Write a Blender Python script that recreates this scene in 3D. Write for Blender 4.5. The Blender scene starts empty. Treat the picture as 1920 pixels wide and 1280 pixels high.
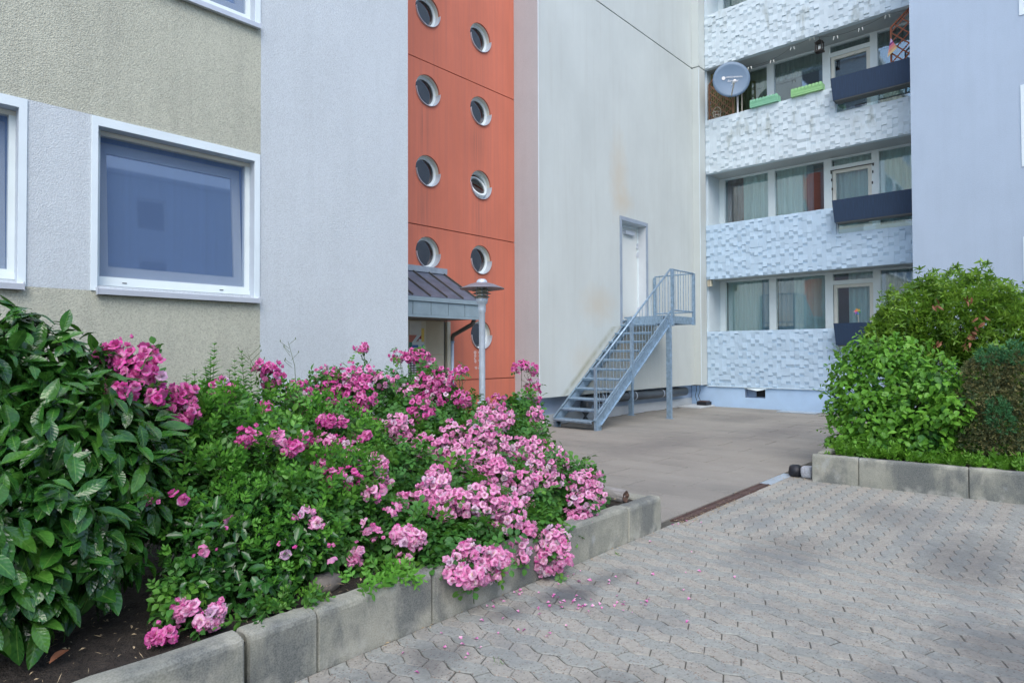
import bpy, math, random
import numpy as np
from mathutils import Matrix, Vector
random.seed(7); rng = np.random.default_rng(7)
PI = math.pi
SC = bpy.context.scene
COL = SC.collection

# ------------------------------------------------------------------ camera, light, exposure
EYE = np.array([0.0, 0.0, 1.4]); FPX = 1191.5
_y, _p, _r = math.radians(42.1113), math.radians(1.004), math.radians(-0.2044)
_f = np.array([math.cos(_y), math.sin(_y), 0]); _R = np.array([math.sin(_y), -math.cos(_y), 0]); _U = np.array([0, 0, 1.0])
FW = _f*math.cos(_p)+_U*math.sin(_p); _U2 = _U*math.cos(_p)-_f*math.sin(_p)
RT = _R*math.cos(_r)+_U2*math.sin(_r); UP = _U2*math.cos(_r)-_R*math.sin(_r)
cam = bpy.data.cameras.new('camera'); co = bpy.data.objects.new('camera', cam); COL.objects.link(co)
co.matrix_world = Matrix(((RT[0], UP[0], -FW[0], EYE[0]), (RT[1], UP[1], -FW[1], EYE[1]), (RT[2], UP[2], -FW[2], EYE[2]), (0, 0, 0, 1)))
cam.sensor_width = 36; cam.lens = FPX/1920*36; cam.clip_start = .05; cam.clip_end = 500
SC.camera = co

SUN_EL, SUN_AZ = math.radians(50), math.radians(228)     # azimuth of the sun seen from the yard, measured from +X towards +Y
w = bpy.data.worlds.new("World"); SC.world = w; w.use_nodes = True
nt = w.node_tree; bg = nt.nodes['Background']
sky = nt.nodes.new('ShaderNodeTexSky'); sky.sky_type = 'NISHITA'; sky.sun_disc = False
sky.sun_elevation = SUN_EL; sky.sun_rotation = PI/2-SUN_AZ
sky.air_density = 1.0; sky.dust_density = 1.6; sky.ozone_density = 1.0
nt.links.new(sky.outputs[0], bg.inputs[0]); bg.inputs[1].default_value = .15
sl = bpy.data.lights.new('sun', 'SUN'); sl.energy = .8; sl.angle = math.radians(50); sl.color = (1, .96, .90)
so = bpy.data.objects.new('sun', sl); COL.objects.link(so)
sd = Vector((math.cos(SUN_AZ)*math.cos(SUN_EL), math.sin(SUN_AZ)*math.cos(SUN_EL), math.sin(SUN_EL)))
so.rotation_euler = sd.to_track_quat('Z', 'Y').to_euler()
SC.view_settings.view_transform = 'Standard'; SC.view_settings.look = 'None'
SC.view_settings.exposure = 1.08; SC.view_settings.gamma = 1; SC.view_settings.use_curve_mapping = False
SC.render.engine = 'CYCLES'

def at(px, py, X=None, Y=None, Z=None):
    """the place on a wall or on the ground that a measured point of the survey picture belongs to"""
    d = FW+RT*(px-960)/FPX-UP*(py-640)/FPX
    t = (X/d[0]) if X is not None else (Y/d[1] if Y is not None else (Z-EYE[2])/d[2])
    return EYE+t*d

# ------------------------------------------------------------------ materials
MATS = {}
def newmat(name):
    m = bpy.data.materials.new(name); m.use_nodes = True; MATS[name] = m
    n = m.node_tree; b = n.nodes['Principled BSDF']
    return m, n, b
def N(n, t, **k):
    x = n.nodes.new(t)
    for a, v in k.items(): setattr(x, a, v)
    return x
def L(n, a, b): n.links.new(a, b)
def c4(c): return (c[0], c[1], c[2], 1)
def mulc(c, f): return tuple(min(1, x*f) for x in c)
def pos(n, scale=(1, 1, 1), obj=False):
    mp = N(n, 'ShaderNodeMapping'); mp.inputs['Scale'].default_value = scale
    if obj:
        tc = N(n, 'ShaderNodeTexCoord'); L(n, tc.outputs['Object'], mp.inputs[0])
    else:
        g = N(n, 'ShaderNodeNewGeometry'); L(n, g.outputs['Position'], mp.inputs[0])
    return mp.outputs[0]
def noise(n, vec, scale, detail=4, rough=.55):
    t = N(n, 'ShaderNodeTexNoise'); t.inputs['Scale'].default_value = scale; t.inputs['Detail'].default_value = detail
    t.inputs['Roughness'].default_value = rough; L(n, vec, t.inputs['Vector']); return t.outputs['Fac']
def ramp(n, fac, stops, interp='LINEAR'):
    r = N(n, 'ShaderNodeValToRGB'); r.color_ramp.interpolation = interp
    el = r.color_ramp.elements
    while len(el) < len(stops): el.new(.5)
    for e, (p, c) in zip(el, stops):
        e.position = p; e.color = c4(c) if not isinstance(c, (int, float)) else (c, c, c, 1)
    L(n, fac, r.inputs[0]); return r.outputs[0]
def mix(n, fac, a, b, mode='MIX'):
    m = N(n, 'ShaderNodeMix', data_type='RGBA', blend_type=mode)
    if isinstance(fac, (int, float)): m.inputs[0].default_value = fac
    else: L(n, fac, m.inputs[0])
    for i, v in ((6, a), (7, b)):
        if isinstance(v, tuple): m.inputs[i].default_value = c4(v)
        else: L(n, v, m.inputs[i])
    return m.outputs[2]
def math_(n, op, a, b=None, clamp=False):
    m = N(n, 'ShaderNodeMath', operation=op); m.use_clamp = clamp
    for i, v in ((0, a), (1, b)):
        if v is None: continue
        if isinstance(v, (int, float)): m.inputs[i].default_value = v
        else: L(n, v, m.inputs[i])
    return m.outputs[0]
def bump(n, b, h, strength=.5, dist=.01):
    bp = N(n, 'ShaderNodeBump'); bp.inputs['Strength'].default_value = strength; bp.inputs['Distance'].default_value = dist
    L(n, h, bp.inputs['Height']); L(n, bp.outputs[0], b.inputs['Normal'])
def blot(n, x, y, rx, ry, soft=.5, warp=.25, z=None):
    """a soft irregular stain round a place (x,y on the ground; x,z on a wall when z is given)"""
    g = N(n, 'ShaderNodeNewGeometry')
    nz = N(n, 'ShaderNodeTexNoise'); nz.inputs['Scale'].default_value = 5.5; nz.inputs['Detail'].default_value = 8; nz.inputs['Roughness'].default_value = .68; L(n, g.outputs['Position'], nz.inputs['Vector'])
    s = N(n, 'ShaderNodeVectorMath', operation='SUBTRACT'); L(n, g.outputs['Position'], s.inputs[0])
    s.inputs[1].default_value = (x, y, 0) if z is None else (x, y, z)
    m = N(n, 'ShaderNodeVectorMath', operation='MULTIPLY'); L(n, s.outputs[0], m.inputs[0])
    m.inputs[1].default_value = (1/rx, 1/ry, 0) if z is None else (1/rx, 0, 1/ry)
    l = N(n, 'ShaderNodeVectorMath', operation='LENGTH'); L(n, m.outputs[0], l.inputs[0])
    d = math_(n, 'ADD', l.outputs['Value'], math_(n, 'MULTIPLY', math_(n, 'SUBTRACT', nz.outputs['Fac'], .5), warp*8))
    r = N(n, 'ShaderNodeMapRange'); r.inputs[1].default_value = 1; r.inputs[2].default_value = 1-soft; r.inputs[3].default_value = 0; r.inputs[4].default_value = 1
    L(n, d, r.inputs[0]); return r.outputs[0]

def M(name, col, rough=.6, var=.08, scale=3, bs=0, bd=.005, bst=.5, metal=0, stretch=(1, 1, 1), dirt=None, spec=.5):
    m, n, b = newmat(name)
    v = pos(n, stretch)
    c = ramp(n, noise(n, v, scale, 6), [(.3, mulc(col, 1-var)), (.7, mulc(col, 1+var))])
    if dirt:
        dcol, dth, dsc, dstr = dirt
        f = ramp(n, noise(n, pos(n, dstr), dsc, 7, .6), [(dth, 0.0), (min(1, dth+.25), 1.0)])
        c = mix(n, f, c, dcol)
    L(n, c, b.inputs['Base Color'])
    b.inputs['Roughness'].default_value = rough; b.inputs['Metallic'].default_value = metal
    b.inputs['Specular IOR Level'].default_value = spec
    if bs: bump(n, b, noise(n, pos(n), bs, 3, .6), bst, bd)
    return m

def stucco(name, col, grain=70, dist=.012, st=.8, var=.07, dirtc=None):
    m, n, b = newmat(name)
    c = ramp(n, noise(n, pos(n), 1.1, 6, .6), [(.3, mulc(col, 1-var)), (.7, mulc(col, 1+var))])
    c = mix(n, (.42 if st >= 1 else .24)*st, c, ramp(n, noise(n, pos(n), grain*1.1, 3, .7), [(.36, mulc(col, .45)), (.5, mulc(col, 1.0)), (.64, mulc(col, 1.3))]))
    streak = ramp(n, noise(n, pos(n, (5, 5, .35)), 1.6, 5, .6), [(.45, 0.0), (.75, 1.0)])
    c = mix(n, math_(n, 'MULTIPLY', streak, .18), c, dirtc or mulc(col, .78))
    L(n, c, b.inputs['Base Color']); b.inputs['Roughness'].default_value = .9; b.inputs['Specular IOR Level'].default_value = .2
    vo = N(n, 'ShaderNodeTexVoronoi'); vo.inputs['Scale'].default_value = grain*1.15; L(n, pos(n), vo.inputs['Vector'])
    bump(n, b, vo.outputs['Distance'], st*.45, dist*.5); return m

m_tan = stucco('tan_render', (.485, .495, .405), 75, .02, 1.0, .13, (.22, .22, .20))
m_lav = stucco('lavender_render', (.565, .62, .65), 75, .014, .9, .05)
m_lav2 = stucco('lavender_block_render', (.435, .53, .64), 80, .010, .7, .04)
m_mauve = stucco('mauve_render', (.51, .54, .56), 90, .006, .6, .05)
m_plinth = M('plinth_paint', (.36, .46, .60), .7, .1, 2, 60, .003, .4)
m_plinth2 = M('pale_blue_plinth_paint', (.43, .60, .80), .7, .07, 2.5, 40, .004, .5, dirt=((.30, .32, .33), .66, 6, (1, 1, .5)))
m_kick = M('kick_board', (.50, .54, .56), .6, .06, 3)

def beige():
    m, n, b = newmat('beige_render'); col = (.565, .61, .585)
    c = ramp(n, noise(n, pos(n, (1, 1, .6)), .9, 6, .6), [(.3, mulc(col, .93)), (.7, mulc(col, 1.06))])
    streak = ramp(n, noise(n, pos(n, (6, 6, .25)), 1.4, 5, .6), [(.5, 0.0), (.8, 1.0)])
    c = mix(n, math_(n, 'MULTIPLY', streak, .3), c, (.45, .46, .42))
    for (x, z, rx, rz, s) in ((11.8, 5.2, .45, 1.2, .55), (11.0, 2.4, .8, .5, .5), (12.2, 1.5, .9, .5, .55), (10.5, 1.2, .6, .5, .35), (12.0, 4.7, .5, .35, .5)):
        c = mix(n, math_(n, 'MULTIPLY', blot(n, x, 0, rx, rz, .9, .1, z=z), s), c, (.56, .49, .37))
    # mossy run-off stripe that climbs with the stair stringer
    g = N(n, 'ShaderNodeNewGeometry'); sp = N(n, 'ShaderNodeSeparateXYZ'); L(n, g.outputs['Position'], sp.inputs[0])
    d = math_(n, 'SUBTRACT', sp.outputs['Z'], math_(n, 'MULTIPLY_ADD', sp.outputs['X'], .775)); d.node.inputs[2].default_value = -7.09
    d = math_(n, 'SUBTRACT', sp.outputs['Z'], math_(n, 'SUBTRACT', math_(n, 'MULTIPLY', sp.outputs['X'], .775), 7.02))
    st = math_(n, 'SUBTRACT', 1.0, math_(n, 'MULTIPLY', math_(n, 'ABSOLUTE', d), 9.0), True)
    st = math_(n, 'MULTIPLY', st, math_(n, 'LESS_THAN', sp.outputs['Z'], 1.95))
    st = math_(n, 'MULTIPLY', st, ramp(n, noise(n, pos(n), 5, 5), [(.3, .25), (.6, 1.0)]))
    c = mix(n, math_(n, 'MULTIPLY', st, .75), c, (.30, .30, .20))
    L(n, c, b.inputs['Base Color']); b.inputs['Roughness'].default_value = .9; b.inputs['Specular IOR Level'].default_value = .2
    bump(n, b, noise(n, pos(n), 110, 3, .65), .5, .006); return m
m_beige = beige()

def red():
    m, n, b = newmat('red_painted_concrete'); col = (.60, .185, .115)
    c = ramp(n, noise(n, pos(n, (1, 1, .5)), 1.1, 6, .6), [(.3, mulc(col, .9)), (.7, mulc(col, 1.1))])
    streak = ramp(n, noise(n, pos(n, (14, 14, .35)), 1.3, 4, .6), [(.42, 0.0), (.75, 1.0)])
    c = mix(n, math_(n, 'MULTIPLY', streak, .35), c, (.40, .15, .12))
    sp2 = ramp(n, noise(n, pos(n, (9, 9, 2.5)), 3.2, 3), [(.76, 0.0), (.79, 1.0)])
    c = mix(n, math_(n, 'MULTIPLY', sp2, .5), c, (.62, .35, .30))
    for (x, z) in ((6.893, 3.07), (6.893, 4.43), (6.893, 5.78), (8.142, 3.08), (8.142, 4.44), (8.142, 5.785)):
        c = mix(n, math_(n, 'MULTIPLY', math_(n, 'MULTIPLY', blot(n, x-.08, 0, .22, .55, .9, .08, z=z-.62), ramp(n, noise(n, pos(n, (22, 22, .5)), 1.5, 3), [(.42, 0.0), (.6, 1.0)])), .5), c, (.30, .13, .10))
    L(n, c, b.inputs['Base Color']); b.inputs['Roughness'].default_value = .75; b.inputs['Specular IOR Level'].default_value = .3
    bump(n, b, noise(n, pos(n), 45, 4), .25, .003); return m
m_red = red()
m_redj = M('red_joint', (.20, .06, .04), .9)
m_relief = M('relief_white_paint', (.47, .61, .73), .7, .05, 3, 50, .003, .4, dirt=((.45, .47, .44), .70, 7, (1, 1, .35)))
m_relief_old = M('weathered_relief_white', (.60, .69, .73), .75, .08, 3, 50, .003, .5, dirt=((.26, .29, .24), .57, 4, (1, 1, .3)))
m_soffit = M('soffit_paint', (.50, .53, .52), .8, .06, 2)
m_balc = M('balcony_white_wall', (.66, .76, .80), .8, .05, 2)
m_pvc = M('white_window_frame', (.74, .82, .82), .4, .03, 4)
m_pvcold = M('cream_window_frame', (.68, .68, .60), .45, .05, 6)
m_sash = M('grey_sash', (.46, .50, .50), .5, .04, 5)
m_trim = M('white_trim_paint', (.74, .84, .88), .6, .04, 3, 60, .002, .4)
m_reveal = M('window_reveal_paint', (.48, .54, .60), .7, .08, 4, 60, .003, .4)
m_sill = M('aluminium_sill', (.58, .62, .67), .4, .06, 5, metal=.3)
m_dark = M('dark_void', (.02, .02, .022), .9)
m_gasket = M('rubber_gasket', (.03, .03, .03), .7)
m_galv = M('galvanised_steel', (.30, .42, .53), .45, .22, 14, 80, .002, .3, metal=.45, dirt=((.20, .29, .37), .55, 30, (1, 1, 1)))
m_galv2 = M('galvanised_post', (.56, .64, .72), .42, .12, 12, metal=.25)
m_pipe = M('dark_grey_pipe', (.07, .085, .10), .4, .15, 4)
m_zinc = M('brown_zinc_roof', (.125, .15, .20), .55, .25, 6, 0, metal=.2, dirt=((.10, .10, .08), .62, 30, (1, 1, 1)))
m_zincb = M('blue_grey_zinc', (.30, .39, .43), .5, .1, 5, metal=.2)
m_zincd = M('dark_zinc', (.12, .12, .11), .5, .1, 5, metal=.3)
m_flash = M('lead_flashing', (.30, .36, .42), .55, .15, 8, dirt=((.60, .55, .52), .66, 9, (1, 1, 1)))
m_tanp = M('tan_concrete_panel', (.52, .46, .33), .8, .1, 2.5, 60, .003, .4, stretch=(1, 1, .5), dirt=((.30, .25, .18), .68, 5, (4, 4, .6)))
m_tanp2 = M('tan_edge_strip', (.60, .56, .42), .8, .08, 3)
m_door = M('cream_steel_door', (.66, .70, .67), .5, .03, 2)
m_doorframe = M('grey_blue_door_frame', (.30, .36, .43), .5, .08, 4)
m_dreveal = M('door_reveal', (.60, .64, .66), .7, .05, 3)
m_navy = M('dark_blue_fibre_cement', (.016, .040, .085), .6, .22, 5, 30, .003, .3, stretch=(1, 14, .8), dirt=((.10, .13, .18), .70, 12, (1, 6, .3)))
m_dish = M('grey_blue_dish', (.15, .23, .33), .5, .06, 3)
m_white = M('white_plastic', (.78, .78, .78), .5, .03, 4)
m_boxg = M('mint_green_plastic', (.25, .55, .35), .5, .06, 6)
m_boxg2 = M('light_green_plastic', (.33, .62, .27), .5, .06, 6)
m_wood = M('brown_lattice_wood', (.20, .10, .055), .7, .3, 10)
m_redwood = M('red_brown_lattice', (.30, .09, .04), .7, .25, 10)
m_iron = M('dark_brown_iron', (.04, .028, .02), .5, .2, 10)
m_wire = M('cream_wire', (.55, .50, .42), .6, .1, 10)
m_bulb = M('bulb_plastic', (.85, .83, .75), .3, .02, 10)
m_soil = M('dark_soil', (.035, .028, .022), .95, .5, 14, 60, .03, 1.0, dirt=((.13, .11, .08), .63, 30, (1, 1, 1)))
m_bark = M('twig_bark', (.11, .075, .05), .8, .3, 20, 60, .004, .5)
m_stem = M('green_stem', (.10, .15, .06), .6, .3, 20)
m_log = M('weathered_log', (.27, .26, .25), .85, .35, 9, 50, .008, .8, stretch=(6, 1, 6))
m_logend = M('rotten_log_end', (.12, .07, .05), .9, .5, 20, 40, .01, 1)
m_rock = M('grey_rock', (.22, .20, .18), .85, .3, 9, 30, .01, .8)
m_granite = M('granite_sett', (.42, .44, .47), .8, .3, 60, 70, .006, .8)
m_black = M('black_rubber', (.012, .014, .02), .5, .3, 10, 20, .01, .6)
m_rust = M('rusty_steel', (.085, .050, .042), .75, .35, 9, 50, .003, .5, dirt=((.22, .16, .13), .66, 24, (1, 1, 1)))
m_steelp = M('pale_steel_plate', (.45, .52, .58), .45, .1, 8, metal=.3)
m_litter = M('dry_litter', (.42, .33, .20), .9, .35, 30)
m_dead = M('dead_brown_leaf', (.22, .09, .045), .6, .3, 20)
m_lampglass = M('lamp_glass', (.55, .50, .45), .15, .1, 9)
m_hat = M('lamp_hat_metal', (.24, .23, .26), .45, .2, 6, metal=.35)
m_louvre = M('lamp_louvre', (.16, .19, .15), .5, .2, 8, metal=.3)
m_green_wall = M('olive_screen', (.22, .20, .09), .8, .25, 8)
m_ground = M('outer_ground', (.24, .25, .26), .9, .1, 1.5)
m_joint = M('paving_joint', (.085, .082, .068), .95, .35, 20)

def kerbmat():
    m, n, b = newmat('weathered_kerb_concrete')
    c = ramp(n, noise(n, pos(n), 2.2, 8, .65), [(.3, (.15, .165, .15)), (.5, (.28, .285, .235)), (.7, (.42, .41, .34))])
    c = mix(n, ramp(n, noise(n, pos(n, (1, 1, .6)), 2.4, 7, .62), [(.47, 0.0), (.58, .85)]), c, (.095, .11, .11))
    c = mix(n, ramp(n, noise(n, pos(n), 3.3, 6), [(.62, 0.0), (.75, .6)]), c, (.50, .55, .60))
    c = mix(n, .2, c, ramp(n, noise(n, pos(n), 150, 3), [(.35, (.10, .10, .09)), (.6, (.5, .5, .46))]))
    g = N(n, 'ShaderNodeNewGeometry'); sp = N(n, 'ShaderNodeSeparateXYZ'); L(n, g.outputs['Position'], sp.inputs[0])
    low = math_(n, 'SUBTRACT', 1.0, math_(n, 'MULTIPLY', sp.outputs['Z'], 12.0), True)
    c = mix(n, math_(n, 'MULTIPLY', low, ramp(n, noise(n, pos(n), 7, 6), [(.52, 0.0), (.62, .55)])), c, (.50, .50, .45))
    L(n, c, b.inputs['Base Color']); b.inputs['Roughness'].default_value = .9; b.inputs['Specular IOR Level'].default_value = .25
    bump(n, b, noise(n, pos(n), 55, 5, .7), .4, .005); return m
m_kerb = kerbmat()

def paver(name, col):
    m, n, b = newmat(name)
    oi = N(n, 'ShaderNodeAttribute'); oi.attribute_name = 'rnd'
    ob = N(n, 'ShaderNodeObjectInfo')
    r = math_(n, 'FRACT', math_(n, 'ADD', oi.outputs['Fac'], math_(n, 'MULTIPLY', ob.outputs['Random'], 1.0)))
    c = ramp(n, r, [(0, mulc(col, .80)), (1, mulc(col, 1.14))])
    c = mix(n, .6, c, ramp(n, noise(n, pos(n), 1.3, 9, .68), [(.3, mulc(col, .62)), (.5, mulc(col, .98)), (.72, mulc(col, 1.22))]))
    c = mix(n, .45, c, ramp(n, noise(n, pos(n), 38, 5, .7), [(.3, mulc(col, .55)), (.7, mulc(col, 1.3))]))
    vo = N(n, 'ShaderNodeTexVoronoi'); vo.inputs['Scale'].default_value = 95; L(n, pos(n), vo.inputs['Vector'])
    sel = N(n, 'ShaderNodeSeparateColor'); L(n, vo.outputs['Color'], sel.inputs[0])
    chip = math_(n, 'MULTIPLY', math_(n, 'GREATER_THAN', sel.outputs[0], .72), math_(n, 'LESS_THAN', vo.outputs['Distance'], .42))
    cc = ramp(n, sel.outputs[1], [(0, (.10, .07, .06)), (.4, (.22, .13, .10)), (.7, (.14, .15, .17)), (1, (.60, .58, .54))], 'CONSTANT')
    c = mix(n, math_(n, 'MULTIPLY', chip, .6), c, cc)
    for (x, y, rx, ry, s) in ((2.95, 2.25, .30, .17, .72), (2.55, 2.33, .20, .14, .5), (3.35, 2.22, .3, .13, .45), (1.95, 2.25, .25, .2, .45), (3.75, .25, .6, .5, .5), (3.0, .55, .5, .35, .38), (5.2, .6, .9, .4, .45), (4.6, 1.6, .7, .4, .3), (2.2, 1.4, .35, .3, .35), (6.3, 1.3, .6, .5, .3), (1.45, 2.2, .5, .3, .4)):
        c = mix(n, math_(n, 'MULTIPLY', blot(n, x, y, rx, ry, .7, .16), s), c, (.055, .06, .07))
    moss = ramp(n, noise(n, pos(n), 1.6, 8, .7), [(.50, 0.0), (.70, .55)])
    c = mix(n, moss, c, (.17, .19, .20))
    L(n, c, b.inputs['Base Color']); b.inputs['Roughness'].default_value = .85; b.inputs['Specular IOR Level'].default_value = .3
    bump(n, b, noise(n, pos(n), 90, 4, .7), .5, .004); return m
m_pavA = paver('warm_grey_paver', (.365, .350, .305)); m_pavB = paver('cool_grey_paver', (.325, .335, .305))

def slabm():
    m, n, b = newmat('courtyard_slab_concrete')
    ob = N(n, 'ShaderNodeObjectInfo')
    c = ramp(n, ob.outputs['Random'], [(0, (.235, .235, .21)), (1, (.28, .28, .25))])
    c = mix(n, .6, c, ramp(n, noise(n, pos(n, (1.1, .45, 1)), 1.1, 9, .66), [(.3, (.14, .14, .13)), (.5, (.27, .255, .225)), (.7, (.37, .35, .305))]))
    for (x, y, rx, ry, s) in ((8.5, 4.8, 1.8, .5, .5), (11.5, 4.0, 2.0, .6, .55), (7.0, 6.2, 1.2, .5, .3), (13.5, 5.5, 1.5, .8, .4)):
        c = mix(n, math_(n, 'MULTIPLY', blot(n, x, y, rx, ry, .9, .2), s), c, (.12, .115, .115))
    c = mix(n, .25, c, ramp(n, noise(n, pos(n), 90, 3), [(.35, (.10, .09, .08)), (.6, (.42, .38, .34))]))
    L(n, c, b.inputs['Base Color']); b.inputs['Roughness'].default_value = .85; b.inputs['Specular IOR Level'].default_value = .3
    bump(n, b, noise(n, pos(n), 80, 4), .4, .004); return m
m_slab = slabm()

def leafmat(name, cols, rough=.4, rib=None, trans=.18, vein=False, spec=.38):
    m, n, b = newmat(name)
    a = N(n, 'ShaderNodeAttribute'); a.attribute_name = 'rnd'; ob = N(n, 'ShaderNodeObjectInfo')
    r = math_(n, 'FRACT', math_(n, 'ADD', a.outputs['Fac'], math_(n, 'MULTIPLY', ob.outputs['Random'], .37)))
    r = math_(n, 'ADD', math_(n, 'MULTIPLY', r, .6), math_(n, 'MULTIPLY', ramp(n, noise(n, pos(n), 4.5, 2), [(.35, 0.0), (.65, 1.0)]), .4))
    k = len(cols)-1
    c = ramp(n, r, [(i/k, cc) for i, cc in enumerate(cols)])
    uv = N(n, 'ShaderNodeUVMap'); sx = N(n, 'ShaderNodeSeparateXYZ'); L(n, uv.outputs[0], sx.inputs[0])
    if rib:
        d = math_(n, 'ABSOLUTE', math_(n, 'SUBTRACT', sx.outputs[0], .5))
        f = ramp(n, d, [(.0, .9), (.025, .6), (.05, 0.0)])
        c = mix(n, f, c, rib)
    c = mix(n, .22, c, ramp(n, noise(n, pos(n), 45, 3), [(.3, mulc(cols[0], .6)), (.7, mulc(cols[-1], 1.3))]))
    g = N(n, 'ShaderNodeNewGeometry')
    c = mix(n, math_(n, 'MULTIPLY', g.outputs['Backfacing'], .45), c, mulc(cols[-1], 1.15))
    L(n, c, b.inputs['Base Color']); b.inputs['Roughness'].default_value = rough; b.inputs['Specular IOR Level'].default_value = spec
    if vein:
        w_ = math_(n, 'SINE', math_(n, 'ADD', math_(n, 'MULTIPLY', sx.outputs[1], 48.0), math_(n, 'MULTIPLY', math_(n, 'ABSOLUTE', math_(n, 'SUBTRACT', sx.outputs[0], .5)), -16.0)))
        bump(n, b, math_(n, 'ADD', math_(n, 'MULTIPLY', w_, .07), noise(n, pos(n), 26, 2)), .5, .008)
    tr = N(n, 'ShaderNodeBsdfTranslucent'); L(n, c, tr.inputs[0])
    ms = N(n, 'ShaderNodeMixShader'); ms.inputs[0].default_value = trans
    L(n, b.outputs[0], ms.inputs[1]); L(n, tr.outputs[0], ms.inputs[2]); L(n, ms.outputs[0], n.nodes['Material Output'].inputs[0])
    return m
m_laurel = leafmat('glossy_laurel_leaf', [(.012, .060, .012), (.018, .085, .016), (.030, .13, .020), (.08, .22, .028)], .20, (.12, .25, .05), .06, True, .65)
m_rosel = leafmat('rose_leaf', [(0.022, 0.096, 0.024), (0.036, 0.147, 0.034), (0.056, 0.203, 0.034), (0.122, 0.294, 0.031)], .45, (.10, .20, .06), .2)
m_privet = leafmat('light_green_leaf', [(0.041, 0.158, 0.024), (0.061, 0.226, 0.027), (0.092, 0.305, 0.034), (0.153, 0.407, 0.048)], .45, (.20, .34, .10), .25)
m_holly = leafmat('dark_glossy_leaf', [(0.018, 0.068, 0.017), (0.026, 0.102, 0.02), (0.041, 0.147, 0.024)], .22, (.09, .18, .06), .08, False, .6)
m_dog = leafmat('bright_shrub_leaf', [(.045, .16, .018), (.09, .27, .026), (.145, .38, .036), (.23, .48, .06)], .42, (.18, .36, .09), .28)
m_rlau = leafmat('yellow_green_leaf', [(.03, .10, .012), (.075, .19, .02), (.15, .31, .028), (.24, .40, .05)], .38, None, .25)
m_jun = leafmat('brown_green_juniper', [(.03, .10, .06), (.11, .17, .06), (.05, .12, .07), (.18, .19, .07), (.06, .11, .06), (.28, .24, .09)], .8, None, .1)
m_jun2 = leafmat('fresh_juniper_tips', [(.04, .14, .07), (.06, .20, .08), (.09, .25, .09)], .7, None, .1)
m_weed = leafmat('ground_weed', [(0.051, 0.158, 0.014), (0.092, 0.249, 0.02), (0.143, 0.328, 0.031)], .5, None, .3)
m_shad = leafmat('inner_rose_leaf', [(.02, .06, .022), (.03, .085, .03)], .6, None, .1)

def petal(name, cen, mid, edge, back):
    m, n, b = newmat(name)
    a = N(n, 'ShaderNodeAttribute'); a.attribute_name = 'rnd'; ob = N(n, 'ShaderNodeObjectInfo')
    r = math_(n, 'FRACT', math_(n, 'ADD', a.outputs['Fac'], math_(n, 'MULTIPLY', ob.outputs['Random'], .61)))
    uv = N(n, 'ShaderNodeUVMap'); sx = N(n, 'ShaderNodeSeparateXYZ'); L(n, uv.outputs[0], sx.inputs[0])
    v = math_(n, 'ADD', sx.outputs[1], math_(n, 'MULTIPLY', math_(n, 'SUBTRACT', r, .5), .45))
    v = math_(n, 'ADD', v, math_(n, 'MULTIPLY', math_(n, 'SUBTRACT', noise(n, pos(n), 90, 2), .5), .35))
    c = ramp(n, v, [(.05, cen), (.30, mid), (.62, mix3(mid, edge, .5)), (.98, edge)])
    g = N(n, 'ShaderNodeNewGeometry'); c = mix(n, math_(n, 'MULTIPLY', g.outputs['Backfacing'], .6), c, back)
    L(n, c, b.inputs['Base Color']); b.inputs['Roughness'].default_value = .65; b.inputs['Specular IOR Level'].default_value = .2
    tr = N(n, 'ShaderNodeBsdfTranslucent'); L(n, c, tr.inputs[0])
    ms = N(n, 'ShaderNodeMixShader'); ms.inputs[0].default_value = .3
    L(n, b.outputs[0], ms.inputs[1]); L(n, tr.outputs[0], ms.inputs[2]); L(n, ms.outputs[0], n.nodes['Material Output'].inputs[0])
    return m
def mix3(a, b, t): return tuple(x*(1-t)+y*t for x, y in zip(a, b))
m_petpale = petal('pale_pink_petals', (.92, .80, .62), (.95, .76, .88), (.86, .28, .58), (.88, .42, .68))
m_petfade = petal('faded_lilac_petals', (.80, .66, .42), (.90, .84, .86), (.72, .45, .66), (.80, .62, .72))
m_petdeep = petal('deep_pink_petals', (.90, .72, .66), (.90, .46, .70), (.74, .09, .42), (.74, .12, .44))

def glassm(name, tint=(1, 1, 1), base=.06, dark=0.0):
    m, n, b = newmat(name)
    for x in (b,): n.nodes.remove(x)
    t = N(n, 'ShaderNodeBsdfTransparent'); t.inputs[0].default_value = c4(tint)
    gl = N(n, 'ShaderNodeBsdfGlossy'); gl.inputs['Roughness'].default_value = .03; gl.inputs[0].default_value = (.95, .97, 1, 1)
    fr = N(n, 'ShaderNodeFresnel'); fr.inputs[0].default_value = 1.5
    f = math_(n, 'ADD', math_(n, 'MULTIPLY', fr.outputs[0], 1.7), base, True)
    ms = N(n, 'ShaderNodeMixShader'); L(n, f, ms.inputs[0]); L(n, t.outputs[0], ms.inputs[1]); L(n, gl.outputs[0], ms.inputs[2])
    L(n, ms.outputs[0], n.nodes['Material Output'].inputs[0]); return m
m_glass = glassm('window_glass', (.88, .98, .97), .10)
m_glassp = glassm('porthole_glass', (.30, .34, .38), .04)
m_glassd = glassm('blue_tinted_glass', (.50, .68, .92), .36)
def screenm():
    m, n, b = newmat('insect_screen'); b.inputs['Base Color'].default_value = (.16, .26, .46, 1); b.inputs['Roughness'].default_value = .5
    t = N(n, 'ShaderNodeBsdfTransparent'); ms = N(n, 'ShaderNodeMixShader'); ms.inputs[0].default_value = .46
    L(n, t.outputs[0], ms.inputs[1]); L(n, b.outputs[0], ms.inputs[2]); L(n, ms.outputs[0], n.nodes['Material Output'].inputs[0]); return m
m_screen = screenm()
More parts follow.
